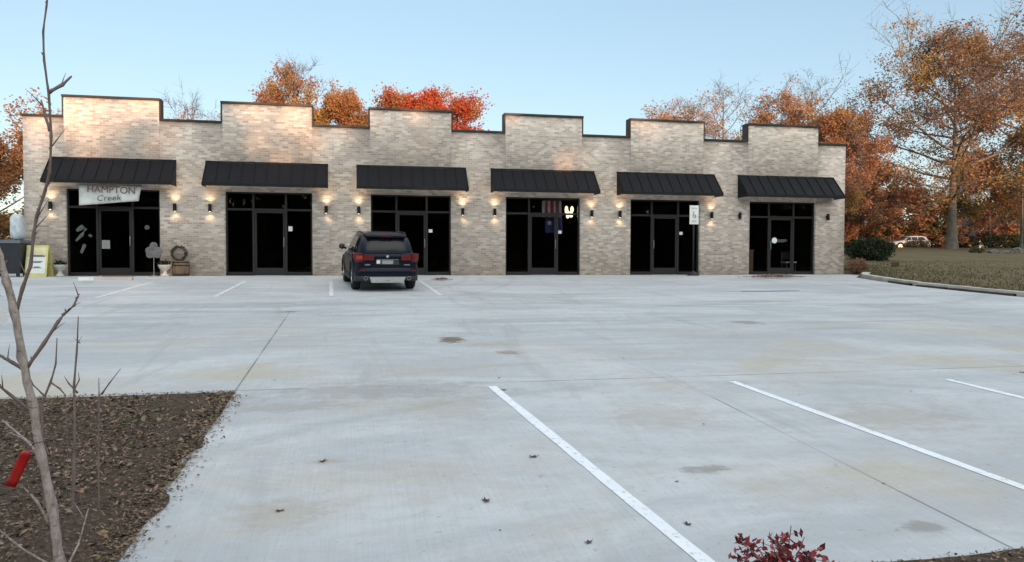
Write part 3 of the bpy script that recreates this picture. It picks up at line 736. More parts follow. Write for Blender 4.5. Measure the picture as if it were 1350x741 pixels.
for x in (-.19,.19):
    for y in (-.18,.20):
        p = MB(); p.tube([(x,y,0),(x,y,.42 if y < 0 else .86)], .014, 8); p.build('leg', M['steel'], t)

# ------------------------------------------------------------------ cars
def car_paint(name, c):
    t_ = NT(name); n_ = t_.noise(t_.obj(), 60, 2); t_.fin(t_.mix(n_, c, tuple(x*1.15 for x in c)), .30, 0, .12); t_.bsdf.inputs['Coat Weight'].default_value = .16; t_.bsdf.inputs['Coat Roughness'].default_value = .04; return t_.m
M['carglass'] = simple('car_glass', (.008,.010,.016), None, 3, .05, 0, .3)
M['chrome'] = simple('bright_metal', (.55,.56,.57), (.45,.46,.47), 9, .25, .9)
M['silver'] = simple('silver_skid', (.55,.55,.54), (.48,.48,.47), 9, .4, .5)
M['tail'] = simple('tail_red', (.13,.006,.007), (.08,.005,.006), 14, .25); M['tail_lit'] = simple('tail_red_lit', (.40,.055,.03), (.3,.035,.02), 14, .18)
M['headlamp'] = simple('headlamp_clear', (.6,.62,.64), None, 5, .15)
M['plate'] = simple('plate_grey', (.30,.33,.32), (.20,.22,.22), 40, .5)
M['roundel_blue'] = simple('roundel_blue', (.05,.16,.42), None, 9, .3)
def make_car(label, loc, rz, paint, rx=0, detail=True):
    T = thing('parked_car', label, 'car', loc, rz); T.rotation_euler = (rx, 0, rz)
    ST = [(-2.19,.74,.44,.94),(-2.16,.80,.40,.99),(-2.06,.865,.35,1.02),(-1.85,.905,.31,1.04),(-1.3,.91,.29,1.03),(-.6,.91,.26,1.015),(.2,.91,.26,1.0),(1.0,.91,.27,.985),(1.35,.905,.29,.965),(1.75,.885,.31,.90),(2.02,.82,.34,.82),(2.16,.70,.38,.74),(2.2,.58,.42,.70)]
    B = MB(); rings = []
    for (y, hw, zl, zt) in ST:
        half = [(0,zl),(hw*.75,zl),(hw*.955,zl+.07),(hw*.995,zl+(zt-zl)*.30),(hw,zl+(zt-zl)*.55),(hw*.985,zt-.16),(hw*.945,zt-.05),(hw*.86,zt-.005),(hw*.45,zt+.01),(0,zt+.012)]
        ring = half + [(-x, z) for x, z in half[-2:0:-1]]
        b0 = len(B.v); B.v += [(x, y, z) for x, z in ring]; rings.append((b0, len(ring)))
    for (a0, n_), (a1, _) in zip(rings, rings[1:]):
        for k in range(n_):
            k2 = (k+1) % n_; B.f.append((a0+k, a0+k2, a1+k2, a1+k)); B.m.append(0)
    for (a0, n_) in (rings[0], rings[-1]): B.f.append(tuple(a0+k for k in range(n_))); B.m.append(0)
    body = B.build('body', paint, T, smooth=True)
    ss = body.modifiers.new('s', 'SUBSURF'); ss.levels = 2; ss.render_levels = 2
    cutters = []
    WX, WR, WY = .90, .365, (-1.29, 1.38)
    for y in WY:
        for sx in (-1, 1):
            C_ = MB(); C_.lathe([(0,sx*.60),(.425,sx*.60),(.425,sx*1.2),(0,sx*1.2)], 36, 0, 'x', (0,y,.36)); co = C_.build('cut', M['black']); cutters.append(co)
            md = body.modifiers.new('c', 'BOOLEAN'); md.operation = 'DIFFERENCE'; md.object = co; md.solver = 'EXACT'
    T_loc, T_rot = T.location.copy(), T.rotation_euler.copy(); T.location = (0,0,0); T.rotation_euler = (0,0,0)
    bpy.context.view_layer.update(); dg = bpy.context.evaluated_depsgraph_get()
    me = bpy.data.meshes.new_from_object(body.evaluated_get(dg)); body.modifiers.clear(); body.data = me
    for co in cutters: bpy.data.objects.remove(co)
    T.location = T_loc; T.rotation_euler = T_rot
    # greenhouse
    GL = [(.98,-2.06,1.40,.835,6),(1.10,-2.03,1.13,.80,6),(1.22,-1.97,.90,.765,6),(1.36,-1.86,.62,.715,6),(1.46,-1.74,.40,.665,5),(1.515,-1.60,.22,.61,4.5),(1.545,-1.40,.02,.52,4),(1.56,-1.05,-.25,.36,3)]
    def ring(z, y0, y1, hw, e, off=0):
        pts = []; yc, hy = (y0+y1)/2, (y1-y0)/2
        for k in range(40):
            a_ = 2*PI*k/40; cx, sy = math.cos(a_), math.sin(a_)
            pts.append(((hw+off)*math.copysign(abs(cx)**(2/e), cx), yc+(hy+off)*math.copysign(abs(sy)**(2/e), sy), z))
        return pts
    Gm = MB()
    for (z, y0, y1, hw, e) in GL: Gm.v += ring(z, y0, y1, hw, e)
    for i in range(len(GL)-1):
        for k in range(40): k2 = (k+1) % 40; Gm.f.append((i*40+k, i*40+k2, (i+1)*40+k2, (i+1)*40+k)); Gm.m.append(0)
    Gm.f.append(tuple((len(GL)-1)*40+k for k in range(40))); Gm.m.append(0)
    Gm.build('roof', paint, T, smooth=True)
    def gl(z):
        for (a_, b__) in zip(GL, GL[1:]):
            if a_[0] <= z <= b__[0]:
                q = (z-a_[0])/(b__[0]-a_[0]); return [a_[i]+(b__[i]-a_[i])*q for i in range(5)]
        return GL[-1]
    def patch(name, us, zs, fn, mat, off):
        q_ = MB(); g_ = [[fn(u, z, off) for u in us] for z in zs]
        for j in range(len(zs)-1):
            for i in range(len(us)-1): q_.face([g_[j][i], g_[j][i+1], g_[j+1][i+1], g_[j+1][i]])
        return q_.build(name, mat, T, smooth=True)
    def rear(u, z, off):
        _, y0, y1, hw, e = gl(z); x = u*hw*.93; r = (1-(abs(x)/(hw))**e)**(1/e); yc, hy = (y0+y1)/2, (y1-y0)/2
        return (x, yc-(hy)*r-off, z+off*.4)
    def front(u, z, off):
        p_ = rear(u, z, 0); _, y0, y1, hw, e = gl(z); yc = (y0+y1)/2; return (p_[0], 2*yc-p_[1]+off, z+off)
    us = list(np.linspace(-1,1,17))
    patch('rear_window', us, [1.07,1.13,1.2,1.28,1.36,1.40], rear, M['carglass'], .012)
    patch('windshield', us, [1.02,1.1,1.2,1.3,1.4,1.44], front, M['carglass'], .012)
    for sx in (-1, 1):
        for nm, ya, yb, sl in (('side_window', -.62,.05,(0,0)), ('side_window', .11,.78,(0,.45)), ('side_window',-1.62,-.70,(.28,0))):
            q_ = MB(); g_ = []
            for z in (1.06,1.14,1.24,1.34,1.42):
                _, y0, y1, hw, e = gl(z); yc, hy = (y0+y1)/2, (y1-y0)/2; tt = (z-1.06)/.36; row = []
                for u in np.linspace(0,1,8):
                    y = (ya+sl[0]*tt) + ((yb-sl[1]*tt)-(ya+sl[0]*tt))*u
                    x = hw*(1-min(.999,abs((y-yc)/hy))**e)**(1/e); row.append((sx*(x+.010), y, z))
                g_.append(row)
            for j in range(4):
                for i in range(7): q_.face([g_[j][i], g_[j][i+1], g_[j+1][i+1], g_[j+1][i]])
            q_.build(nm, M['carglass'], T, smooth=True)
    # wheels
    for y in WY:
        for sx in (-1, 1):
            x0 = sx*(WX-.235); x1 = sx*WX; d = .03*sx
            W = MB(); W.lathe([(.22,x0),(.33,x0),(.355,x0+d),(WR,x0+2*d),(WR,x1-2*d),(.355,x1-d),(.33,x1),(.235,x1),(.235,x1-2*d)], 32, 0, 'x', (0,y,WR))
            wo = W.build('wheel', M['rubber'], T, smooth=True)
            W = MB(); W.lathe([(.236,x1-4*d),(.236,x1-.3*d),(.215,x1-.3*d),(.20,x1-2.5*d),(0,x1-2.5*d)], 32, 0, 'x', (0,y,WR))
            for k in range(5):
                a_ = 2*PI*k/5+.3; 
                for off in (-.16,.16): W.tube([(x1-1.2*d, y+.03*math.cos(a_), WR+.03*math.sin(a_)), (x1-.8*d, y+.215*math.cos(a_+off), WR+.215*math.sin(a_+off))], [.03,.018], 6)
            W.build('rim', M['chrome'], wo)
    # black sill cladding, arches
    for sx in (-1, 1):
        S = MB(); S.box(min(sx*.86,sx*.925), max(sx*.86,sx*.925), -.88, .97, .25, .40); S.build('sill', M['black'], T, bevel=.02)
        for y in WY:
            A_ = MB(); n_ = 20
            for k in range(n_):
                a0, a1 = PI*(k/n_)*1.1-.16, PI*((k+1)/n_)*1.1-.16
                pts = []
                for a_ in (a0, a1):
                    for r_, x_ in ((.405,.80),(.405,.928),(.465,.916),(.465,.80)): pts.append((sx*x_, y+r_*math.cos(a_), .36+r_*math.sin(a_)))
                for q in ((0,1,5,4),(1,2,6,5),(2,3,7,6)): A_.face([pts[i] for i in q])
            A_.build('wheel_arch', M['black'], T)
        Mi = MB(); Mi.lathe([(0,-.10),(.055,-.085),(.085,-.03),(.085,.02),(.06,.07),(0,.085)], 16, 0, 'x', (sx*1.0,.72,1.09)); Mi.tube([(sx*.86,.76,1.03),(sx*.96,.73,1.06)], .03, 8); Mi.build('wing_mirror', M['black'], T, smooth=True)
        Rl = MB(); Rl.tube([(sx*.61,-1.5,1.515),(sx*.60,-1.35,1.545),(sx*.58,-.3,1.55),(sx*.585,.0,1.54),(sx*.60,.12,1.50)], .014, 8); Rl.build('roof_rail', M['black'], T, smooth=True)
        for y in (-.45,.42):
            H = MB(); H.tube([(sx*.905,y-.1,.90),(sx*.94,y-.08,.905),(sx*.94,y+.08,.905),(sx*.905,y+.1,.90)], .014, 6); H.build('door_handle', paint, T)
        HL = MB()
        for (xa, ya, xb, yb_) in ((.48,2.16,.70,2.08),(.70,2.08,.85,1.88)):
            HL.face([(sx*xa,ya+.03,.66),(sx*xb,yb_+.03,.68),(sx*xb,yb_-.02,.80),(sx*xa,ya-.02,.75)])
        HL.build('headlight', M['headlamp'], T)
        # tail light: thick wrap-round volume, outer part bright, inner part on the tailgate
        def wrap(path, z0, z1, mat, nm, par):
            q_ = MB(); n_ = len(path)
            for (p0_, p1_) in zip(path, path[1:]):
                for zz in ((z0(p0_), z1(p0_), z0(p1_), z1(p1_)),):
                    (xa, ya), (xb, yb_) = p0_, p1_
                    f_ = [(sx*xa,ya,zz[0]),(sx*xb,yb_,zz[2]),(sx*xb,yb_,zz[3]),(sx*xa,ya,zz[1])]; bk = [(v[0]*.9, v[1]+.16, v[2]) for v in f_]
                    q_.face(f_); q_.face(bk); q_.face([f_[3],f_[2],bk[2],bk[3]]); q_.face([f_[0],f_[1],bk[1],bk[0]]); q_.face([f_[0],f_[3],bk[3],bk[0]]); q_.face([f_[1],f_[2],bk[2],bk[1]])
            return q_.build(nm, mat, par)
        t1 = wrap([(.38,-2.215),(.55,-2.21),(.66,-2.195)], lambda p_: .83, lambda p_: .975, M['tail'], 'taillight', T)
        t2 = wrap([(.67,-2.195),(.77,-2.175),(.86,-2.105),(.915,-1.98),(.935,-1.82)], lambda p_: .79 + max(0,(p_[0]-.86))*1.5, lambda p_: 1.0, M['tail'], 'taillight', T)
        wrap([(.69,-2.205),(.77,-2.19),(.85,-2.125)], lambda p_: .86, lambda p_: .95, M['tail_lit'] if sx < 0 else M['tail'], 'lamp_strip', t2)  # left strip is a lit copy of the tail red, light put into colour
        Ex = MB(); Ex.lathe([(.0,-2.10),(.035,-2.10),(.04,-2.225),(.05,-2.225),(.05,-2.0),(0,-2.0)], 18, 0, 'y', (sx*.60,0,.36)); Ex.build('exhaust_tip', M['chrome'], T, smooth=False)
        Rf = MB(); Rf.box(min(sx*.56,sx*.80),max(sx*.56,sx*.80),-2.205,-2.1,.545,.575); Rf.build('reflector', M['tail'], T)
    # bumper and skid plate
    Bp = MB(); path = [(-.885,-1.74),(-.90,-1.9),(-.86,-2.08),(-.74,-2.19),(-.45,-2.225),(0,-2.235),(.45,-2.225),(.74,-2.19),(.86,-2.08),(.90,-1.9),(.885,-1.74)]
    prof = [(.30,.10),(.34,.02),(.45,-.004),(.58,0),(.64,.03),(.66,.10)]
    pr = [[(x*(1-.10*o), y+o, z) for z, o in prof] for x, y in path]
    for a_, b__ in zip(pr, pr[1:]):
        for k in range(len(prof)-1): Bp.face([a_[k], b__[k], b__[k+1], a_[k+1]])
    Bp.build('bumper', [paint], T, smooth=True)
    Bp = MB(); pr = [[(x*(1-.10*o), y+o, z) for z, o in ((.27,.14),(.29,.0),(.40,-.012),(.415,.0))] for x, y in path]
    for a_, b__ in zip(pr, pr[1:]):
        for k in range(3): Bp.face([a_[k], b__[k], b__[k+1], a_[k+1]])
    Bp.build('bumper_cladding', M['black'], T, smooth=True)
    Sk = MB(); v = [(-.50,-2.262,.395),(.50,-2.262,.395),(.44,-2.22,.245),(-.44,-2.22,.245)]; bk = [(x, y+.14, z) for x, y, z in v]
    Sk.face(v); Sk.face(bk)
    for i in range(4): Sk.face([v[i], v[(i+1)%4], bk[(i+1)%4], bk[i]])
    Sk.build('skid_plate', M['silver'], T, bevel=.008)
    if detail:
        sp2 = MB(); v = [(-.60,-1.58,1.515),(.60,-1.58,1.515),(.56,-1.93,1.465),(-.56,-1.93,1.465)]; lo_ = [(x, y+.02, z-.045) for x, y, z in v]
        sp2.face(v); sp2.face(lo_)
        for i in range(4): sp2.face([v[i], v[(i+1)%4], lo_[(i+1)%4], lo_[i]])
        spo = sp2.build('spoiler', paint, T, bevel=.01)
        bl = MB(); bl.box(-.18,.18,-1.937,-1.925,1.436,1.452); bl.build('brake_light', M['tail'], spo)
        pl = MB(); pl.box(-.32,.32,-2.20,-2.05,.715,.835); pl.build('plate_recess', M['black'], T)
        pl = MB(); pl.box(-.155,.155,-2.209,-2.202,.735,.83); plo = pl.build('licence_plate', M['plate'], T)
        st = MB(); st.box(-.30,-.205,-2.208,-2.201,.745,.835); so_ = st.build('sticker', M['paper'], T); so_['label'] = 'white square sticker left of the plate'
        ch_ = MB(); ch_.box(-.30,.30,-2.212,-2.195,.845,.858); ch_.build('trim_strip', M['chrome'], T)
        bd = MB(); bd.lathe([(.030,-2.206),(.042,-2.206),(.042,-2.17),(.030,-2.17)], 24, 0, 'y', (0,0,.935)); bdo = bd.build('badge', M['chrome'], T)
        for k in range(4):
            qd = MB(); pts = [(0,-2.203,.935)] + [(.030*math.cos(PI/2*k+PI/2*j/6), -2.203, .935+.030*math.sin(PI/2*k+PI/2*j/6)) for j in range(7)]
            qd.face(pts); qd.build('badge_quarter', M['roundel_blue'] if k % 2 else M['white'], bdo, recalc=False)
        for x0, w_ in ((-.62,.15),(.46,.17)):
            q_ = MB()
            for k in range(5): q_.box(x0+k*w_/5, x0+k*w_/5+w_/7, -2.206, -2.17, .70, .728)
            q_.build('lettering', M['chrome'], T)
        wp = MB(); wp.tube([(0,-2.06,1.07),(.02,-2.05,1.10),(.30,-2.045,1.115)], .009, 6); wp.build('rear_wiper', M['black'], T)
    return T
navy = car_paint('navy_car_paint', (.004,.005,.013))
yaw = R(5.5)
make_car('dark navy SUV seen from behind, parked before the third storefront', (.60,-4.55,lot_z(-4.55)), yaw, navy, rx=R(2.86)).scale = (.91,.935,.965)
make_car('distant white car half hidden by the trees beyond the lawn', (62.1,50,1.58), R(80), car_paint('white_car_paint', (.36,.36,.37)), detail=False)

# ------------------------------------------------------------------ trees
def tube_np(path, rad, n):
    path = np.asarray(path, float); k = len(path)
    t = np.gradient(path, axis=0); t /= np.linalg.norm(t, axis=1)[:,None]+1e-9
    ref = np.array([.3,.8,.1]) if abs(t[0,2]) > .6 else np.array([.1,.2,.97])
    u = np.cross(t, ref); u /= np.linalg.norm(u, axis=1)[:,None]+1e-9; w_ = np.cross(t, u)
    a_ = 2*PI*np.arange(n)/n
    V = path[:,None,:] + (u[:,None,:]*np.cos(a_)[None,:,None] + w_[:,None,:]*np.sin(a_)[None,:,None])*np.asarray(rad)[:,None,None]
    idx = np.arange(k*n).reshape(k, n); nx_ = np.roll(idx, -1, axis=1)
    Q = np.stack([idx[:-1], nx_[:-1], nx_[1:], idx[1:]], -1).reshape(-1,4)
    return V.reshape(-1,3), Q
def grow(seed, H, W, base, tr, n1=16, n2=5, n3=6, leaves=18, ls=.16, sig=.35, wts=(1,), bare=None, keep=1.0, fork=False, lean=(0,0), up=.75, peak=.5, lobes=.35):
    rng = np.random.default_rng(seed); VV = []; QQ = []; off = 0; C = []; CM = []
    def add(path, rad, n):
        nonlocal off
        v, q = tube_np(path, rad, n); VV.append(v); QQ.append(q+off); off += len(v)
    zs = np.linspace(0, H*.95, 12); jit = np.cumsum(rng.normal(0, .012*H/6, (12,2)), axis=0); jit[:2] *= .3
    tp = np.stack([jit[:,0]+lean[0]*zs/H, jit[:,1]+lean[1]*zs/H, zs-.3*(zs == 0)], 1)
    rad = tr*(1-zs/H)**1.15+.01; rad[0] *= 1.45; rad[1] *= 1.05
    add(tp, rad, 9)
    az = rng.uniform(0, 6.28)
    lobe = rng.uniform(1-lobes, 1+lobes*.6, n1)
    for i in range(n1):
        t = base/H + (0.93-base/H)*((i+.5)/n1)**.9; az += 2.4+rng.normal(0,.35)
        z0 = t*H; p0 = np.array([np.interp(z0, zs, tp[:,0]), np.interp(z0, zs, tp[:,1]), z0])
        e = (t-base/H)/(1-base/H)
        prof = max(.22, math.sin(PI*min(1, max(.0, (e*(1-peak)+.0 if e < 0 else e)**(math.log(.5)/math.log(max(.2,peak)))*.86+.14))))
        L = W/2*prof*lobe[i]*1.15; el = R(12 + 55*e)*up + rng.normal(0,.12)
        d = np.array([math.cos(az)*math.cos(el), math.sin(az)*math.cos(el), math.sin(el)])
        k = 7; s_ = np.linspace(0,1,k); pts = p0 + d*L*s_[:,None] + np.array([0,0,.16*L])*(s_**2)[:,None] + np.cumsum(rng.normal(0,.035*L,(k,3)), 0)*(s_[:,None])
        r0 = max(.018, tr*.36*(1-t)**.6*min(1.3, L/(W*.4)+.3)); add(pts, r0*(1-s_*.82), 5)
        lm = rng.choice(len(wts), p=np.asarray(wts)/sum(wts))
        for j in range(n2):
            sj = rng.uniform(.25,1.0) if j else 1.0; q0 = np.array([np.interp(sj, s_, pts[:,a_]) for a_ in range(3)])
            dd = d*.7 + rng.normal(0,.55,3) + np.array([0,0,.35]); dd /= np.linalg.norm(dd); L2 = L*rng.uniform(.28,.5)*(1.15-.4*sj)+.35
            k2 = 4; s2 = np.linspace(0,1,k2); p2 = q0 + dd*L2*s2[:,None] + np.cumsum(rng.normal(0,.05*L2,(k2,3)),0)*s2[:,None]
            add(p2, max(.008, r0*.30)*(1-s2*.75), 4)
            m2 = lm if rng.random() < .65 else rng.choice(len(wts), p=np.asarray(wts)/sum(wts))
            for l_ in range(n3):
                s3 = rng.uniform(.3,1.0); q1 = np.array([np.interp(s3, s2, p2[:,a_]) for a_ in range(3)])
                d3 = dd*.5 + rng.normal(0,.7,3) + np.array([0,0,.3]); d3 /= np.linalg.norm(d3); L3 = L2*rng.uniform(.3,.65)+.2
                p3 = np.stack([q1, q1+d3*L3*.5+rng.normal(0,.04*L3,3), q1+d3*L3]); add(p3, np.array([.010,.007,.004])*(H/12)**.5, 3)
                kp = keep
                if bare is not None: kp *= 1/(1+math.exp((p3[2,2]/H-bare)*22))
                if rng.random() < kp:
                    n_ = max(1, int(leaves*rng.uniform(.5,1.5)))
                    C.append(q1 + d3*L3*rng.uniform(.15,1.15,(n_,1)) + rng.normal(0,sig*.6,(n_,3))); CM.append(np.full(n_, m2))
    V = np.concatenate(VV); Q = np.concatenate(QQ)
    if C:
        ce = np.concatenate(C); cm = np.concatenate(CM); n = len(ce)
        u = rng.normal(size=(n,3)); u /= np.linalg.norm(u,axis=1)[:,None]; v = rng.normal(size=(n,3)); v -= (v*u).sum(1)[:,None]*u; v /= np.linalg.norm(v,axis=1)[:,None]
        sz = ls*rng.uniform(.55,1.35,n)[:,None]
        LVv = np.stack([ce-u*sz, ce+v*sz*.55, ce+u*sz, ce-v*sz*.55],1).reshape(-1,3); LQq = np.arange(n*4).reshape(n,4)
    else: LVv = np.zeros((0,3)); LQq = np.zeros((0,4),int); cm = np.zeros(0,int)
    A = np.concatenate([V, LVv]); kz = H/np.percentile(A[:,2], 99.7); kx = min(1.6, max(.6, W/(np.percentile(A[:,0], 98.5)-np.percentile(A[:,0], 1.5)))); K = np.array([kx,kx,kz])
    return V*K, Q, LVv*K, LQq, cm
ORG = leafmat('leaf_orange', (.46,.235,.105), (.34,.15,.065)); RUST = leafmat('leaf_rust', (.40,.19,.105), (.28,.13,.075)); RED = leafmat('leaf_red', (.54,.115,.05), (.42,.08,.035))
GOLD = leafmat('leaf_gold', (.46,.28,.10), (.32,.18,.06)); OLIVE = leafmat('leaf_olive', (.19,.155,.06), (.12,.10,.038)); BROWN = leafmat('leaf_brown', (.27,.165,.115), (.18,.105,.078)); PINK = leafmat('leaf_pale_tan', (.50,.32,.22), (.36,.21,.14))
EVG = leafmat('leaf_evergreen', (.028,.042,.018), (.018,.028,.012))
def tree(name, label, loc, mats, bark='bark', group='autumn trees behind the shops', rz=0, **kw):
    t = thing(name, label, 'tree', loc, rz, group)
    V, Q, LV_, LQ_, cm = grow(**kw)
    np_obj('trunk', V, Q, [0]*len(Q), [M[bark]], t, smooth=True)
    if len(LQ_): np_obj('crown', LV_, LQ_, cm, mats, t)
    return t
def gz(x, y): return ground_z(x, y) - .05
def T_(name, label, x, y, mats, **kw):
    kw['H'] -= gz(x, y)
    return tree(name, label, (x, y, gz(x, y)), mats, **kw)
T_('autumn_tree', 'bright orange tree beyond the left end of the brick building', -15.6, 11, [ORG,GOLD], seed=1, H=7.0, W=6.5, base=1.6, tr=.16, n1=16, leaves=61, ls=0.089, wts=(3,1))
T_('bare_tree', 'almost bare pinkish thin tree behind the gap after the first parapet step', -10.7, 28, [PINK,ORG], seed=2, H=11.3, W=5.5, base=3, tr=.13, n1=20, n2=6, n3=7, leaves=14, ls=.08, keep=.95, bare=.90, wts=(3,1))
T_('autumn_tree', 'tall orange tree with bare twiggy top behind the second parapet step', -3.9, 26, [ORG,GOLD,RUST], seed=3, H=13.2, W=5.8, base=4, tr=.22, n1=20, n2=6, n3=7, leaves=54, ls=0.089, bare=.88, wts=(5,2,1))
T_('autumn_tree', 'narrow orange tree just left of the third raised parapet', -.6, 24, [ORG,GOLD], seed=4, H=11.2, W=4.6, base=3, tr=.16, n1=18, n2=5, n3=7, leaves=54, ls=0.089, wts=(2,1))
T_('red_maple', 'deep red maple with rounded crown behind the third shop', 4.1, 22, [RED,ORG], seed=5, H=11.2, W=6.0, base=3, tr=.2, n1=22, n2=6, n3=7, leaves=61, ls=0.089, wts=(7,1), peak=.5)
T_('bare_tree', 'thin pinkish bare tree left beside the red maple', 2.6, 25, [PINK], seed=6, H=11.0, W=3.6, base=4, tr=.1, n1=14, leaves=13, ls=0.067, keep=.6)
T_('autumn_tree', 'pale pinkish orange tree behind the fifth raised parapet', 22.6, 26, [PINK,ORG], seed=7, H=12.0, W=5.2, base=4, tr=.16, n1=20, n2=6, n3=7, leaves=25, ls=0.081, wts=(2,1), bare=.97)
T_('bare_tree', 'tall slender bare tree between the fifth and sixth raised parapets', 28.9, 30, [PINK,ORG], seed=8, H=14.6, W=4.6, base=5, tr=.17, n1=20, leaves=13, ls=0.074, keep=.9, bare=.82, wts=(2,1))
T_('bare_tree', 'leaning bare tree with pale bark left of the sixth raised parapet', 26.2, 31, [ORG,PINK], seed=9, H=13.4, W=4.0, base=4, tr=.14, n1=16, leaves=13, ls=0.081, keep=.9, bare=.8, lean=(.8,0))
T_('autumn_tree', 'orange and brown tree directly behind the sixth raised parapet', 32.6, 28, [ORG,PINK,RUST], seed=10, H=13.8, W=6.4, base=4, tr=.2, n1=22, n2=6, n3=7, leaves=29, ls=0.096, wts=(3,3,1), bare=.92)
T_('bare_tree', 'tallest bare topped tree rising behind the right end of the building', 39.6, 35, [PINK,BROWN,ORG], seed=11, H=17.2, W=7, base=6, tr=.24, n1=20, n2=5, n3=7, leaves=16, ls=0.089, wts=(3,2,2), bare=.82)
T_('autumn_tree', 'golden orange tree just right of the building corner', 34.3, 24, [GOLD,RUST,BROWN], seed=12, H=11.6, W=5.6, base=2, tr=.2, n1=20, n2=5, n3=7, leaves=36, ls=0.096, wts=(3,3,2))
T_('autumn_tree', 'dark brown and rust tree between building corner and the biggest tree', 38.6, 29, [BROWN,RUST,PINK], seed=13, H=12.4, W=7.0, base=2.5, tr=.22, n1=22, n2=5, n3=7, leaves=32, ls=0.104, wts=(3,3,1))
T_('big_oak', 'biggest tree, wide crown of rust and olive leaves, thick pale trunk on lawn', 47.3, 27, [RUST,OLIVE,GOLD,BROWN,PINK], bark='bark_grey', seed=14, H=19.7, W=14.8, base=3.2, tr=.38, n1=34, n2=8, n3=9, leaves=30, ls=.105, wts=(4,3,3,2,1), bare=1.0, sig=.5, keep=.8)
T_('autumn_tree', 'tall brown leaved tree cut off by the right edge of the photo', 60.5, 33, [BROWN,RUST,OLIVE], bark='bark_grey', seed=15, H=22.5, W=14, base=5, tr=.40, n1=30, n2=7, n3=8, leaves=30, ls=0.126, wts=(3,3,2), bare=.95, lean=(1.5,0))
T_('autumn_tree', 'low rust coloured tree behind the lawn, left of the big trunk', 45.6, 36, [RUST,PINK,BROWN], seed=16, H=8.6, W=9.0, base=1.5, tr=.16, n1=22, n2=6, n3=7, leaves=32, ls=0.111, wts=(3,2,2))
T_('autumn_tree', 'low orange tree spreading right of the big trunk', 54.8, 31, [RUST,BROWN,OLIVE], seed=17, H=9.3, W=8.0, base=2.8, tr=.15, n1=20, n2=6, n3=7, leaves=29, ls=0.111, wts=(2,3,1))
T_('dark_tree', 'slim dark trunked tree in front of the white house', 53.0, 26, [BROWN,OLIVE], seed=18, H=11.5, W=6.0, base=4.2, tr=.15, n1=16, n2=5, n3=6, leaves=18, ls=0.104, wts=(1,1))
T_('autumn_tree', 'small brownish tree filling in beside the dark green bush', 41.2, 38, [BROWN,RUST], seed=19, H=8.6, W=7.6, base=1.2, tr=.14, n1=20, n2=6, n3=7, leaves=29, ls=0.111, wts=(2,1))

# far wood beyond, one mass
def wood(name, specs, mats, label=None):
    AV = []; AQ = []; AM = []; off = 0
    protos = [grow(seed=40+k, H=10, W=8, base=1.6, tr=.2, n1=16, n2=5, n3=4, leaves=12, ls=.30, sig=.5, wts=(1,1,1)) for k in range(3)]
    for (x, y, z, sc, sz, rz, pk, mo) in specs:
        V, Q, L_, LQ_, cm = protos[pk]; c_, s_ = math.cos(rz), math.sin(rz); Rm = np.array([[c_,-s_,0],[s_,c_,0],[0,0,1]])
        for A, B_, mm in ((V, Q, np.zeros(len(Q),int)), (L_, LQ_, 1+(cm+mo) % (len(mats)-1))):
            AV.append((A@Rm.T)*np.array([sc,sc,sz])+np.array([x,y,z])); AQ.append(B_+off); AM.append(mm); off += len(A)
    o = np_obj(name, np.concatenate(AV), np.concatenate(AQ), np.concatenate(AM), mats); o['kind'] = 'stuff'
    return o
rg = random.Random(3); sp1 = []
for k in range(34):
    x = 30 + k*2.6 + rg.uniform(-1.5,1.5); y = 48 + rg.uniform(0,14) + max(0, 40-x)*.2
    sp1.append((x, y+ (8 if 57 < x < 70 else 0), 1.3, rg.uniform(.8,1.2), rg.uniform(.6,.95), rg.uniform(0,6), k % 3, k % 3))
for k in range(46):
    sp1.append((26+k*2.1+rg.uniform(-1,1), 60+rg.uniform(0,6)+max(0, k-20)*.2, 1.0, rg.uniform(.9,1.2), rg.uniform(.36,.5), rg.uniform(0,6), k % 3, k % 3))
wood('far_woodland', sp1, [M['bark'], BROWN, RUST, OLIVE])
sp1 = [(-60+k*4+rg.uniform(-1,1), 60+rg.uniform(0,10), .8, 1., .42, rg.uniform(0,6), k % 3, k % 3) for k in range(11)]
wood('far_woodland', sp1, [M['bark'], BROWN, RUST, OLIVE])
# wood across the road behind the viewpoint: it throws the evening shade over lot and shop fronts
sp2 = []
for k in range(46):
    x = -62 + k*4.0 + rg.uniform(-.8,.8); tall = 2.0 if not 3 < x < 19 else 1.81
    if x > 46: tall = 2.1
    sp2.append((x, -86 + rg.uniform(-3,3), -1.1, rg.uniform(.9,1.15), tall + rg.uniform(-.13,.12), rg.uniform(0,6), k % 3, k % 3))
    sp2.append((x+2, -92 + rg.uniform(-3,3), -1.1, 1.1, tall - .1 + rg.uniform(-.13,.12), rg.uniform(0,6), (k+1) % 3, k % 3))
    sp2.append((x+2.6, -97 + rg.uniform(-2,2), -1.3, 1.25, 1.0 + rg.uniform(-.1,.1), rg.uniform(0,6), (k+1) % 3, (k+1) % 3))
    sp2.append((x-1, -88 + rg.uniform(-2,2), -1.9, 1.2, .85 + rg.uniform(-.1,.1), rg.uniform(0,6), k % 3, (k+2) % 3))
    sp2.append((x+1, -84 + rg.uniform(-2,2), -1.9, 1.1, .5 + rg.uniform(-.08,.1), rg.uniform(0,6), (k+2) % 3, k % 3))
wood('roadside_woodland', sp2, [M['bark'], BROWN, RUST, OLIVE])

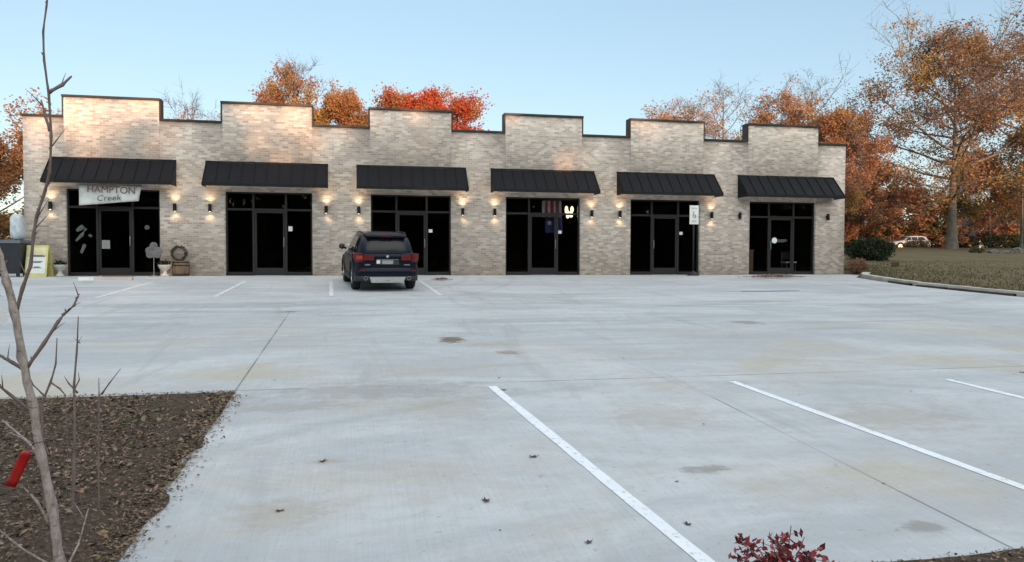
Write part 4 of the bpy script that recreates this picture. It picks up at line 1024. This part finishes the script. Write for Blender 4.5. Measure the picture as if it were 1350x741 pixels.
# shrubs and small things on the lawn
def shrub(name, label, loc, mats, n, rad, ls, sd, stems=6):
    t = thing(name, label, 'shrub', loc); rng = np.random.default_rng(sd)
    a_ = rng.normal(size=(n,3)); a_ /= np.linalg.norm(a_,axis=1)[:,None]; rr = rng.uniform(.35,1.0,n)[:,None]**.6
    bumpy = np.array([1+.28*mnoise.noise(Vector(q)*2.2+Vector((sd,0,0))) for q in a_])[:,None]
    ce = a_*rr*bumpy*np.array(rad); ce[:,2] = np.abs(ce[:,2]+rad[2]*.82)
    V, Q = leaf_cloud(rng, np.zeros((1,3)), (0,0,0), n, ls); V = V + np.repeat(ce, 4, axis=0); V[:,2] = np.maximum(V[:,2], 0)
    p_ = MB()
    for k in range(stems): b2 = rng.normal(0,1,2); p_.tube([(0,0,-.05),(b2[0]*rad[0]*.2,b2[1]*rad[1]*.2,rad[2]*.8),(b2[0]*rad[0]*.4,b2[1]*rad[1]*.4,rad[2]*1.4)], [.025,.018,.006], 5)
    p_.build('stems', M['twig'], t); np_obj('foliage', V, Q, rng.integers(0,len(mats),n), mats, t); return t
shrub('evergreen_bush', 'dark green rounded bush on the lawn beside the building corner', (25.7,8.2,gz(25.7,8.2)), [EVG], 4600, (1.3,1.1,.68), .065, 3)
shrub('dry_shrub', 'reddish brown dry shrub hugging the right corner of the building', (19.15,.1,ground_z(19.3,.1)-.02), [BROWN,RUST], 1100, (.42,.38,.30), .04, 4, 12)
shrub('brown_tuft', 'small dark brown tuft standing alone in the middle of the lawn', (23.1,3.0,gz(23.1,3)), [BROWN], 300, (.18,.16,.16), .035, 6)
shrub('low_bush', 'low dark green clump on the lawn just right of the big trunk', (41.3,18,gz(41.3,18)), [EVG,OLIVE], 500, (.55,.4,.2), .06, 7)
shrub('evergreen_bush', 'wide low green hedge bush in front of the white house', (56.5,31,gz(56.5,31)), [EVG,OLIVE], 2600, (3.2,1.2,.75), .10, 8)
shrub('undergrowth_shrub', 'leafless looking brown undergrowth left of the distant white car', (53.2,44,gz(53.2,44)), [BROWN,RUST], 1800, (2.2,1.0,.7), .10, 31)
shrub('undergrowth_shrub', 'rusty undergrowth hiding the rear half of the distant white car', (58.2,44,gz(58.2,44)), [BROWN,OLIVE], 1500, (1.5,1.0,.55), .10, 32)
def rock(label, loc, r, sd):
    bm_ = bmesh.new(); bmesh.ops.create_icosphere(bm_, subdivisions=3, radius=1)
    for v in bm_.verts: n_ = v.co.copy(); v.co = Vector((n_.x*r[0], n_.y*r[1], n_.z*r[2]))*(1+.3*mnoise.noise(n_*1.7+Vector((sd,0,0)))+.1*mnoise.noise(n_*5))
    me_ = bpy.data.meshes.new('rock'); bm_.to_mesh(me_); bm_.free(); me_.materials.append(M['rockm']); o_ = bpy.data.objects.new('rock', me_); COL.objects.link(o_); o_.location = loc; tag(o_, label, 'rock', 'rocks at the back of the lawn')
M['rockm'] = simple('lawn_rock', (.16,.14,.125), (.09,.075,.065), 3, .9)
rock('low brown rock right of the green clump on the lawn', (42.7,18,gz(42.7,18)+.1), (.45,.3,.2), 1)
rock('grey brown rock between two others at the lawn back', (43.9,18.2,gz(43.9,18)+.1), (.5,.3,.18), 2)
rock('reddish rock closest to the right edge of the photo', (46.6,20,gz(46.6,20)+.12), (.5,.4,.28), 3)

# white house far right
hs = thing('white_house', 'white sided house with dark window glimpsed through the trees at far right', 'house', (86.5,62,1.9), R(-8))
p = MB(); p.box(-6,6,-4,4,-.5,3.0); 
for x in (-6,6): p.face([(x,-4,3.0),(x,4,3.0),(x,0,4.8)])
def siding():
    t_ = NT('white_siding'); sp3 = t_.n('ShaderNodeSeparateXYZ'); t_.l(t_.obj(), sp3.inputs[0]); q = t_.math('PINGPONG', sp3.outputs[2], .1); t_.bump(q, .4, .02); return t_.fin(t_.mix(t_.ramp(t_.noise(t_.obj(),.8),.3,.7), (.62,.63,.64), (.50,.51,.53)), .7)
p.build('wall', siding(), hs)
p = MB()
for sgn in (-1,1):
    v = [(-6.4,sgn*4.5,2.79),(6.4,sgn*4.5,2.79),(6.4,0,4.83),(-6.4,0,4.83)]; u_ = [(a_,b2,c_+.12) for a_,b2,c_ in v]; p.face(v); p.face(u_)
    for i in range(4): p.face([v[i],v[(i+1)%4],u_[(i+1)%4],u_[i]])
p.build('roof', simple('grey_shingle', (.17,.165,.165), (.11,.105,.105), 4, .9), hs)
for x in (-3.6,-.2,3.2):
    p = MB(); p.box(x-.75,x+.75,-4.06,-4.002,.7,2.2); wf = p.build('window', M['white'], hs); p = MB(); p.box(x-.63,x+.63,-4.075,-4.062,.82,2.08); p.build('pane', simple('dark_blue_glass', (.03,.045,.09), None, 2, .1), wf)

# ------------------------------------------------------------------ mulch beds and litter
def bed(name, x0, x1, y0, y1, hgt, fade):
    nx_, ny_ = int((x1-x0)/.12), int((y1-y0)/.12); V = []
    for j in range(ny_+1):
        for i in range(nx_+1):
            x = x0+(x1-x0)*i/nx_; y = y0+(y1-y0)*j/ny_; d = fade(x, y)
            e = .10*mnoise.noise((x*1.7,y*1.7,3))+.05*mnoise.noise((x*6,y*6,1))
            bx_ = x; by_ = y
            if i == nx_: bx_ = x + e*1.5
            if j == ny_: by_ = y + e*.35
            k = min(1, max(0, d/.5)); hz = .012 + hgt*k*k*(3-2*k) + k*(.03*mnoise.noise((x*2,y*2,0))+.015*mnoise.noise((x*9,y*9,0)))
            V.append((bx_, by_, lot_z(max(y,-22.4)) + max(.008, hz)))
    Q = [(j*(nx_+1)+i, j*(nx_+1)+i+1, (j+1)*(nx_+1)+i+1, (j+1)*(nx_+1)+i) for j in range(ny_) for i in range(nx_)]
    return struct(np_obj(name, V, Q, [0]*len(Q), [M['mulch']], smooth=True))
fl = lambda x, y: min(-1.27-x, -17.62-y)
bed('mulch_bed', -12, -1.27, -22.40, -17.62, .07, fl)
ff = lambda x, y: -22.42-y
bed('mulch_bed', -12, 13, -25.2, -22.42, .10, ff)
def litter(name, n, region, size, mats, wts, seed, lift):
    rng = np.random.default_rng(seed); x, y = region(rng, n); n = len(x)
    z = np.array([lot_z(max(b2,-22.4)) for b2 in y]) + lift(x, y) + rng.uniform(0,.018,n)
    el = rng.normal(0,.35,n); a_ = rng.uniform(0,6.28,n); u = np.stack([np.cos(a_)*np.cos(el), np.sin(a_)*np.cos(el), np.sin(el)],1)
    tl = rng.normal(0,.5,n); v = np.stack([-np.sin(a_)*np.cos(tl), np.cos(a_)*np.cos(tl), np.sin(tl)],1)
    L = size*rng.uniform(.4,1.4,n)[:,None]; W = L*rng.uniform(.18,.65,n)[:,None]; ce = np.stack([x,y,z],1)
    P = np.stack([ce-u*L, ce+v*W, ce+u*L*.9, ce-v*W],1).reshape(-1,3)
    o = np_obj(name, P, np.arange(n*4).reshape(n,4), rng.choice(len(mats), n, p=wts), mats); o['kind'] = 'stuff'; return o
def regL(rng, n):
    y = -22.4 + 4.8*rng.random(n)**1.0; x = -1.27 - 6.5*rng.random(n)**1.5; x = x + np.maximum(0, rng.normal(-.04,.05,n))*(x > -1.6); return x, np.minimum(y+rng.normal(0,.03,n), -17.58)
liftL = lambda x, y: np.clip(np.minimum(-1.27-x, -17.62-y)/.5, 0, 1)**1.5*.075+.008
CH = [M['chip1'], M['chip2'], M['chip3'], M['chip4'], M['mulch']]
litter('bark_mulch', 8000, regL, .027, CH, (.32,.26,.14,.08,.20), 1, liftL)
litter('bark_mulch', 34000, regL, .014, CH, (.27,.27,.14,.16,.16), 11, liftL)
def regF(rng, n): y = -22.40-2.0*rng.random(n); x = -3+9*rng.random(n); return x, y
litter('bark_mulch', 20000, regF, .015, CH, (.33,.24,.17,.06,.20), 2, lambda x, y: np.clip((-22.42-y)/.5,0,1)**1.5*.10+.01)
def regE(rng, n):   # crumbs spilled over the bed edge
    k = n//2; x1 = -1.27+np.abs(rng.normal(0,.07,k)); y1 = -22.3+4.6*rng.random(k); x2 = -1.27-6*rng.random(n-k); y2 = -17.62+np.abs(rng.normal(0,.05,n-k)); return np.concatenate([x1,x2]), np.concatenate([y1,y2])
litter('mulch_crumbs', 1300, regE, .015, CH, (.4,.25,.2,.0,.15), 3, lambda x, y: .006+x*0)
# grass blades on the lawn edge
def grass():
    rng = np.random.default_rng(9); n = 16000; y = rng.uniform(-20,8,n); d = rng.random(n)**2.2*14; ex = np.array([edge_x(v) for v in y]); x = ex+.36+d
    z = np.array([ground_z(a_, b2) for a_, b2 in zip(x, y)]); h = rng.uniform(.02,.07,n)*np.clip(1.2-d/14,.3,1); a_ = rng.uniform(0,6.28,n); w_ = .010+d*.0008
    P = np.stack([np.stack([x-np.cos(a_)*w_, y-np.sin(a_)*w_, z-.01],1), np.stack([x+np.cos(a_)*w_, y+np.sin(a_)*w_, z-.01],1),
                  np.stack([x+np.cos(a_)*w_*.3+rng.normal(0,.02,n), y+rng.normal(0,.02,n), z+h],1), np.stack([x-np.cos(a_)*w_*.3+rng.normal(0,.02,n), y+rng.normal(0,.02,n), z+h*.9],1)],1).reshape(-1,3)
    o = np_obj('grass', P, np.arange(n*4).reshape(n,4), [0]*n, [M['grass']]); o['kind'] = 'stuff'
grass()

# fallen leaves on the concrete
def leaf_mesh(seed):
    rnd = random.Random(seed); q_ = MB(); out = []
    n_ = 14
    for k in range(n_):
        a_ = 2*PI*k/n_; r_ = (.75+.35*math.cos(5*a_+.4))*(1+rnd.uniform(-.12,.12)); x, y = r_*math.cos(a_), r_*.62*math.sin(a_); out.append((x, y, .28*y*y+.22*x*x+rnd.uniform(0,.1)))
    for k in range(n_): q_.face([(0,0,.03), out[k], out[(k+1)%n_]])
    me = bpy.data.meshes.new('fallen_leaf'); me.from_pydata(q_.v, [], q_.f); me.materials.append(M['deadleaf']); return me
LM = [leaf_mesh(k) for k in range(4)]
def leaf(x, y, size, label, group, k):
    o = bpy.data.objects.new('fallen_leaf', LM[k % 4]); COL.objects.link(o); o.location = (x, y, lot_z(y)+.003); o.scale = (size,)*3; o.rotation_euler = (R(2.9),0,k*1.7); tag(o, label, 'leaf', group)
BIG = [(1.38,-20.26,.045,'curled dark leaf left of the middle of the nearest long stripe'), (.85,-21.12,.05,'flat dark leaf straight below the curled one, nearer the viewer'), (-.48,-21.07,.04,'brown leaf on a tan stain nearest the left mulch bed'),
       (2.02,-21.72,.035,'brown leaf lying against the right side of the nearest stripe'), (1.33,-21.87,.035,'brown leaf near the bottom edge left of the nearest stripe'), (1.60,-17.9,.045,'brown leaf at the far tip of the nearest stripe'),
       (-.25,-20.1,.045,'pale brown leaf lying alone left of centre'), (8.4,-17.9,.05,'left one of two leaves before the tip of the rightmost stripe'), (8.62,-17.95,.05,'right one of two leaves before the tip of the rightmost stripe')]
for k, (x, y, s_, lb) in enumerate(BIG): leaf(x, y, s_, lb, 'fallen leaves on the concrete', k)
rl = random.Random(12)
for k in range(90):
    x, y = rl.uniform(-1,12), rl.uniform(-21.8,-4); leaf(x, y, rl.uniform(.008,.022), 'tiny dark leaf scrap scattered on the pale concrete', 'leaf scraps on the concrete', k)
# heap of leaves swept against the apron
def heap(label, loc, n, rad, hgt, sd):
    rng = np.random.default_rng(sd); ce = np.stack([rng.normal(0,rad[0]*.5,n), rng.normal(0,rad[1]*.5,n), np.zeros(n)],1); ce[:,2] = hgt*np.exp(-(ce[:,0]/rad[0])**2*1.5-(ce[:,1]/rad[1])**2*1.5)*rng.random(n)+.008
    V, Q = leaf_cloud(rng, np.zeros((1,3)), (0,0,0), n, .035); V = V*np.array([1,1,.5])+np.repeat(ce,4,axis=0); V[:,2] = np.maximum(V[:,2], .004)
    o = np_obj('leaf_heap', V, Q, rng.integers(0,3,n), [M['deadleaf'], BROWN, RUST]); o.location = loc; o['kind'] = 'stuff'; tag(o, label, 'leaf heap')
heap('long low heap of brown leaves before the rightmost shop', (14.0,-2.6,lot_z(-2.6)+.03), 900, (1.0,.25), .12, 1)
heap('small dark heap of leaves right of the SUV', (2.55,-3.1,lot_z(-3.1)+.02), 200, (.3,.18), .07, 2)

# ------------------------------------------------------------------ foreground plants
def knobby(path, rad, seed, sub=4):
    rnd = random.Random(seed); P = []; Rd = []
    for (a_, b2, r0, r1) in zip(path, path[1:], rad, rad[1:]):
        for k in range(sub):
            t_ = k/sub; q = Vector(a_).lerp(Vector(b2), t_); rr = r0+(r1-r0)*t_
            P.append(q + Vector((rnd.uniform(-1,1), rnd.uniform(-1,1), 0))*rr*.12); Rd.append(rr*(1.28 if k == 0 else rnd.uniform(.92,1.05)))
    P.append(Vector(path[-1])); Rd.append(rad[-1]); return P, Rd
YS = -23.4
sap = thing('sapling', 'leaning bare young tree with pale trunk in the left foreground', 'tree', (-.78,YS,-1.0))
def loc_(pts, dy=0): return [(x+.78, dy*k/max(1,len(pts)-1), z+1.0) for k, (x, z) in enumerate(pts)]
p = MB(); P, Rd = knobby(loc_([(-.78,-1.08),(-.84,-.8),(-.91,-.49),(-.94,-.34),(-.96,-.16),(-.99,.01),(-1.01,.17),(-1.04,.33),(-1.06,.48),(-1.08,.57),(-1.10,.65),(-1.15,.85),(-1.19,1.1),(-1.22,1.5),(-1.24,2.0)]), [.020,.0175,.0158,.0148,.014,.0132,.0127,.012,.0115,.011,.0105,.009,.007,.005,.003], 1)
p.tube(P, Rd, 10); p.build('trunk', M['bark_pale'], sap, smooth=True)
BR = [([(-1.055,.47),(-1.035,.55),(-1.01,.62),(-1.0,.72),(-.99,.78),(-.965,.86),(-.95,.92),(-.945,1.03),(-.95,1.17),(-.962,1.27),(-.963,1.36),(-.952,1.44),(-.94,1.55),(-.93,1.7)], [.0056,.0053,.005,.0047,.0044,.0041,.0038,.0036,.0034,.0031,.0028,.0025,.0022,.0016], 0),
      ([(-1.03,.29),(-.98,.37),(-.94,.44),(-.93,.46),(-.90,.49),(-.89,.525)], [.006,.0054,.0048,.0042,.0036,.002], .05), ([(-1.03,.285),(-1.07,.31),(-1.14,.35)], [.0055,.005,.004], .03),
      ([(-1.01,.15),(-1.06,.21),(-1.13,.29)], [.005,.0042,.003], -.05), ([(-.965,-.22),(-1.0,-.13),(-1.03,-.08)], [.005,.004,.002], -.03), ([(-.985,0),(-1.05,.05),(-1.14,.11)], [.004,.0035,.003], .1),
      ([(-.95,-.36),(-1.03,-.27),(-1.12,-.14)], [.0045,.0035,.002], -.1), ([(-.95,1.17),(-.92,1.2),(-.90,1.235)], [.006,.005,.003], .05), ([(-.948,1.05),(-.97,1.10),(-.99,1.155)], [.005,.004,.002], .05), ([(-.93,-.38),(-.90,-.30),(-.885,-.2)], [.004,.003,.002], .1)]
rb = random.Random(4)
for k, (pts, rr, dy) in enumerate(BR):
    p = MB(); P, Rd = knobby(loc_(pts, dy), rr, k+5, 3); p.tube(P, Rd, 7)
    for h in range(len(P) if k < 7 else 3):      # fine side twigs and buds
        i = rb.randrange(len(P)-1); b0 = Vector(P[i]).lerp(Vector(P[i+1]), rb.random()); d0 = (Vector(P[i+1])-Vector(P[i])).normalized(); sd0 = Vector((rb.choice((-1,1)), rb.uniform(-.8,.8), .35)).normalized()
        d1 = (d0*.9+sd0*.8).normalized(); l_ = rb.uniform(.006,.016) if h % 6 else rb.uniform(.03,.09)
        p.tube([b0, b0+d1*l_*.5+Vector((0,0,.002)), b0+d1*l_], [.0022,.0026 if h % 6 else .0015,.0006], 5)
    p.build('branch', M['twig'] if k in (0,1,2,3,7,8) else M['bark_pale'], sap, smooth=True)
# red tag and white label tied to the sapling
tr = thing('red_tag', 'red plastic nursery tag hanging on a low twig of the sapling', 'tag', (-1.032,YS-.06,-.012)); tr.rotation_euler = (0, R(24), R(8))
p = MB(); v = []
for j in range(7):
    zz = -.06+.12*j/6
    for i in range(4): xx = -.015+.030*i/3; v.append((xx*(1-.25*(j > 5)), .006*math.sin(j*.6)+.002*i, zz))
for j in range(6):
    for i in range(3): a_ = j*4+i; p.face([v[a_], v[a_+1], v[a_+5], v[a_+4]])
M['redtag'] = simple('red_plastic', (.40,.012,.012), (.26,.008,.01), 12, .4); ro = p.build('strip', M['redtag'], tr, smooth=True); q = ro.modifiers.new('t','SOLIDIFY'); q.thickness = .0015
p = MB(); p.tube([(0,0,.05),(.006,.02,.08),(.03,.05,.09),(.06,.06,.05)], .0015, 5); p.build('tie', M['black'], tr)
wt = thing('white_tag', 'white paper label tied to the sapling trunk at the left edge', 'tag', (-1.087,YS-.035,.465)); wt.rotation_euler = (0, R(-30), 0)
p = MB(); p.box(-.016,.016,-.0006,.0006,-.024,.024); p.build('card', M['paper'], wt); p = MB(); p.tube([(0,0,.028),(.01,.02,.05),(.02,.04,.06)], .001, 5); p.build('string', M['black'], wt)
# bare shrub stems in the left bed
def twigs(label, x0, paths, dy, sd):
    t = thing('bare_shrub', label, 'shrub', (x0,-21.0,lot_z(-21.0)), 0, 'bare shrub stems in the left mulch bed')
    for k, (pts, r_) in enumerate(paths):
        p_ = MB(); L = [(x-x0, dy*(1-j/len(pts))*(k % 2), z-lot_z(-21.0)) for j, (x, z) in enumerate(pts)]; P, Rd = knobby(L, [r_*(1-.7*j/(len(L)-1)) for j in range(len(L))], sd+k, 3); p_.tube(P, Rd, 6)
        p_.build('stem', M['twig'], t, smooth=True)
twigs('taller bare shrub with knobby upright stem right of the sapling', -1.71, [([(-1.71,-.99),(-1.70,-.7),(-1.69,-.39),(-1.69,-.15),(-1.67,.08),(-1.66,.28)], .011), ([(-1.69,-.20),(-1.73,-.14),(-1.75,-.09)], .006), ([(-1.69,-.17),(-1.66,-.11),(-1.665,-.06)], .005), ([(-1.672,.11),(-1.70,.15)], .003), ([(-1.67,.11),(-1.64,.16)], .003)], .06, 60)
twigs('small bare shrub with branching twigs between sapling and taller shrub', -1.86, [([(-1.86,-.99),(-1.87,-.6),(-1.87,-.25),(-1.82,-.12),(-1.79,-.01),(-1.78,.15)], .010), ([(-1.87,-.22),(-1.93,-.14),(-1.96,-.04)], .006), ([(-1.82,-.12),(-1.77,-.16),(-1.74,-.2),(-1.73,-.5),(-1.75,-.98)], .006)], .06, 70)
twigs('lowest bare shrub with two short forked twigs near the bed corner', -1.56, [([(-1.56,-.99),(-1.56,-.6),(-1.55,-.22),(-1.55,-.1)], .007), ([(-1.55,-.21),(-1.50,-.14),(-1.43,-.05)], .006)], .05, 80)
# red leaved nandina at the bottom edge
t = thing('red_shrub', 'red leaved shrub with upright sprays at the bottom edge of the photo', 'shrub', (1.93,-22.95,-1.0)); rng = np.random.default_rng(21)
st = MB(); ce = []
for k in range(26):
    a_ = rng.uniform(0,6.28); rr = rng.uniform(.03,.29); top = rng.uniform(.24,.385)*(1-.9*max(0,rr-.1)); tip = np.array([rr*math.cos(a_), rr*math.sin(a_)*.7, top])
    if k == 0: tip = np.array([.03,0,.42])
    if k == 1: tip = np.array([-.25,0,.395])
    mid = tip*np.array([.35,.35,.6]); st.tube([(0,0,-.02), tuple(mid), tuple(tip)], [.006,.0045,.002], 5)
    for j in range(9):
        q = mid + (tip-mid)*rng.uniform(.1,1.05); dd = rng.normal(0,1,3)*np.array([1,1,.4])*.035; st.tube([tuple(q), tuple(q+dd)], [.0018,.001], 4); ce += [q+dd*f for f in (.6,.9,1.15)]
st.build('stems', M['twig'], t)
ce = np.array(ce); n = len(ce); V, Q = leaf_cloud(rng, np.zeros((1,3)), (0,0,0), n, .021); V = V+np.repeat(ce,4,axis=0)
np_obj('leaves', V, Q, rng.integers(0,3,n), [leafmat('nandina_crimson', (.34,.05,.065), (.20,.028,.04), 20), leafmat('nandina_dark', (.14,.03,.04), (.08,.022,.028), 20), leafmat('nandina_bright', (.46,.10,.10), (.32,.06,.06), 20)], t)
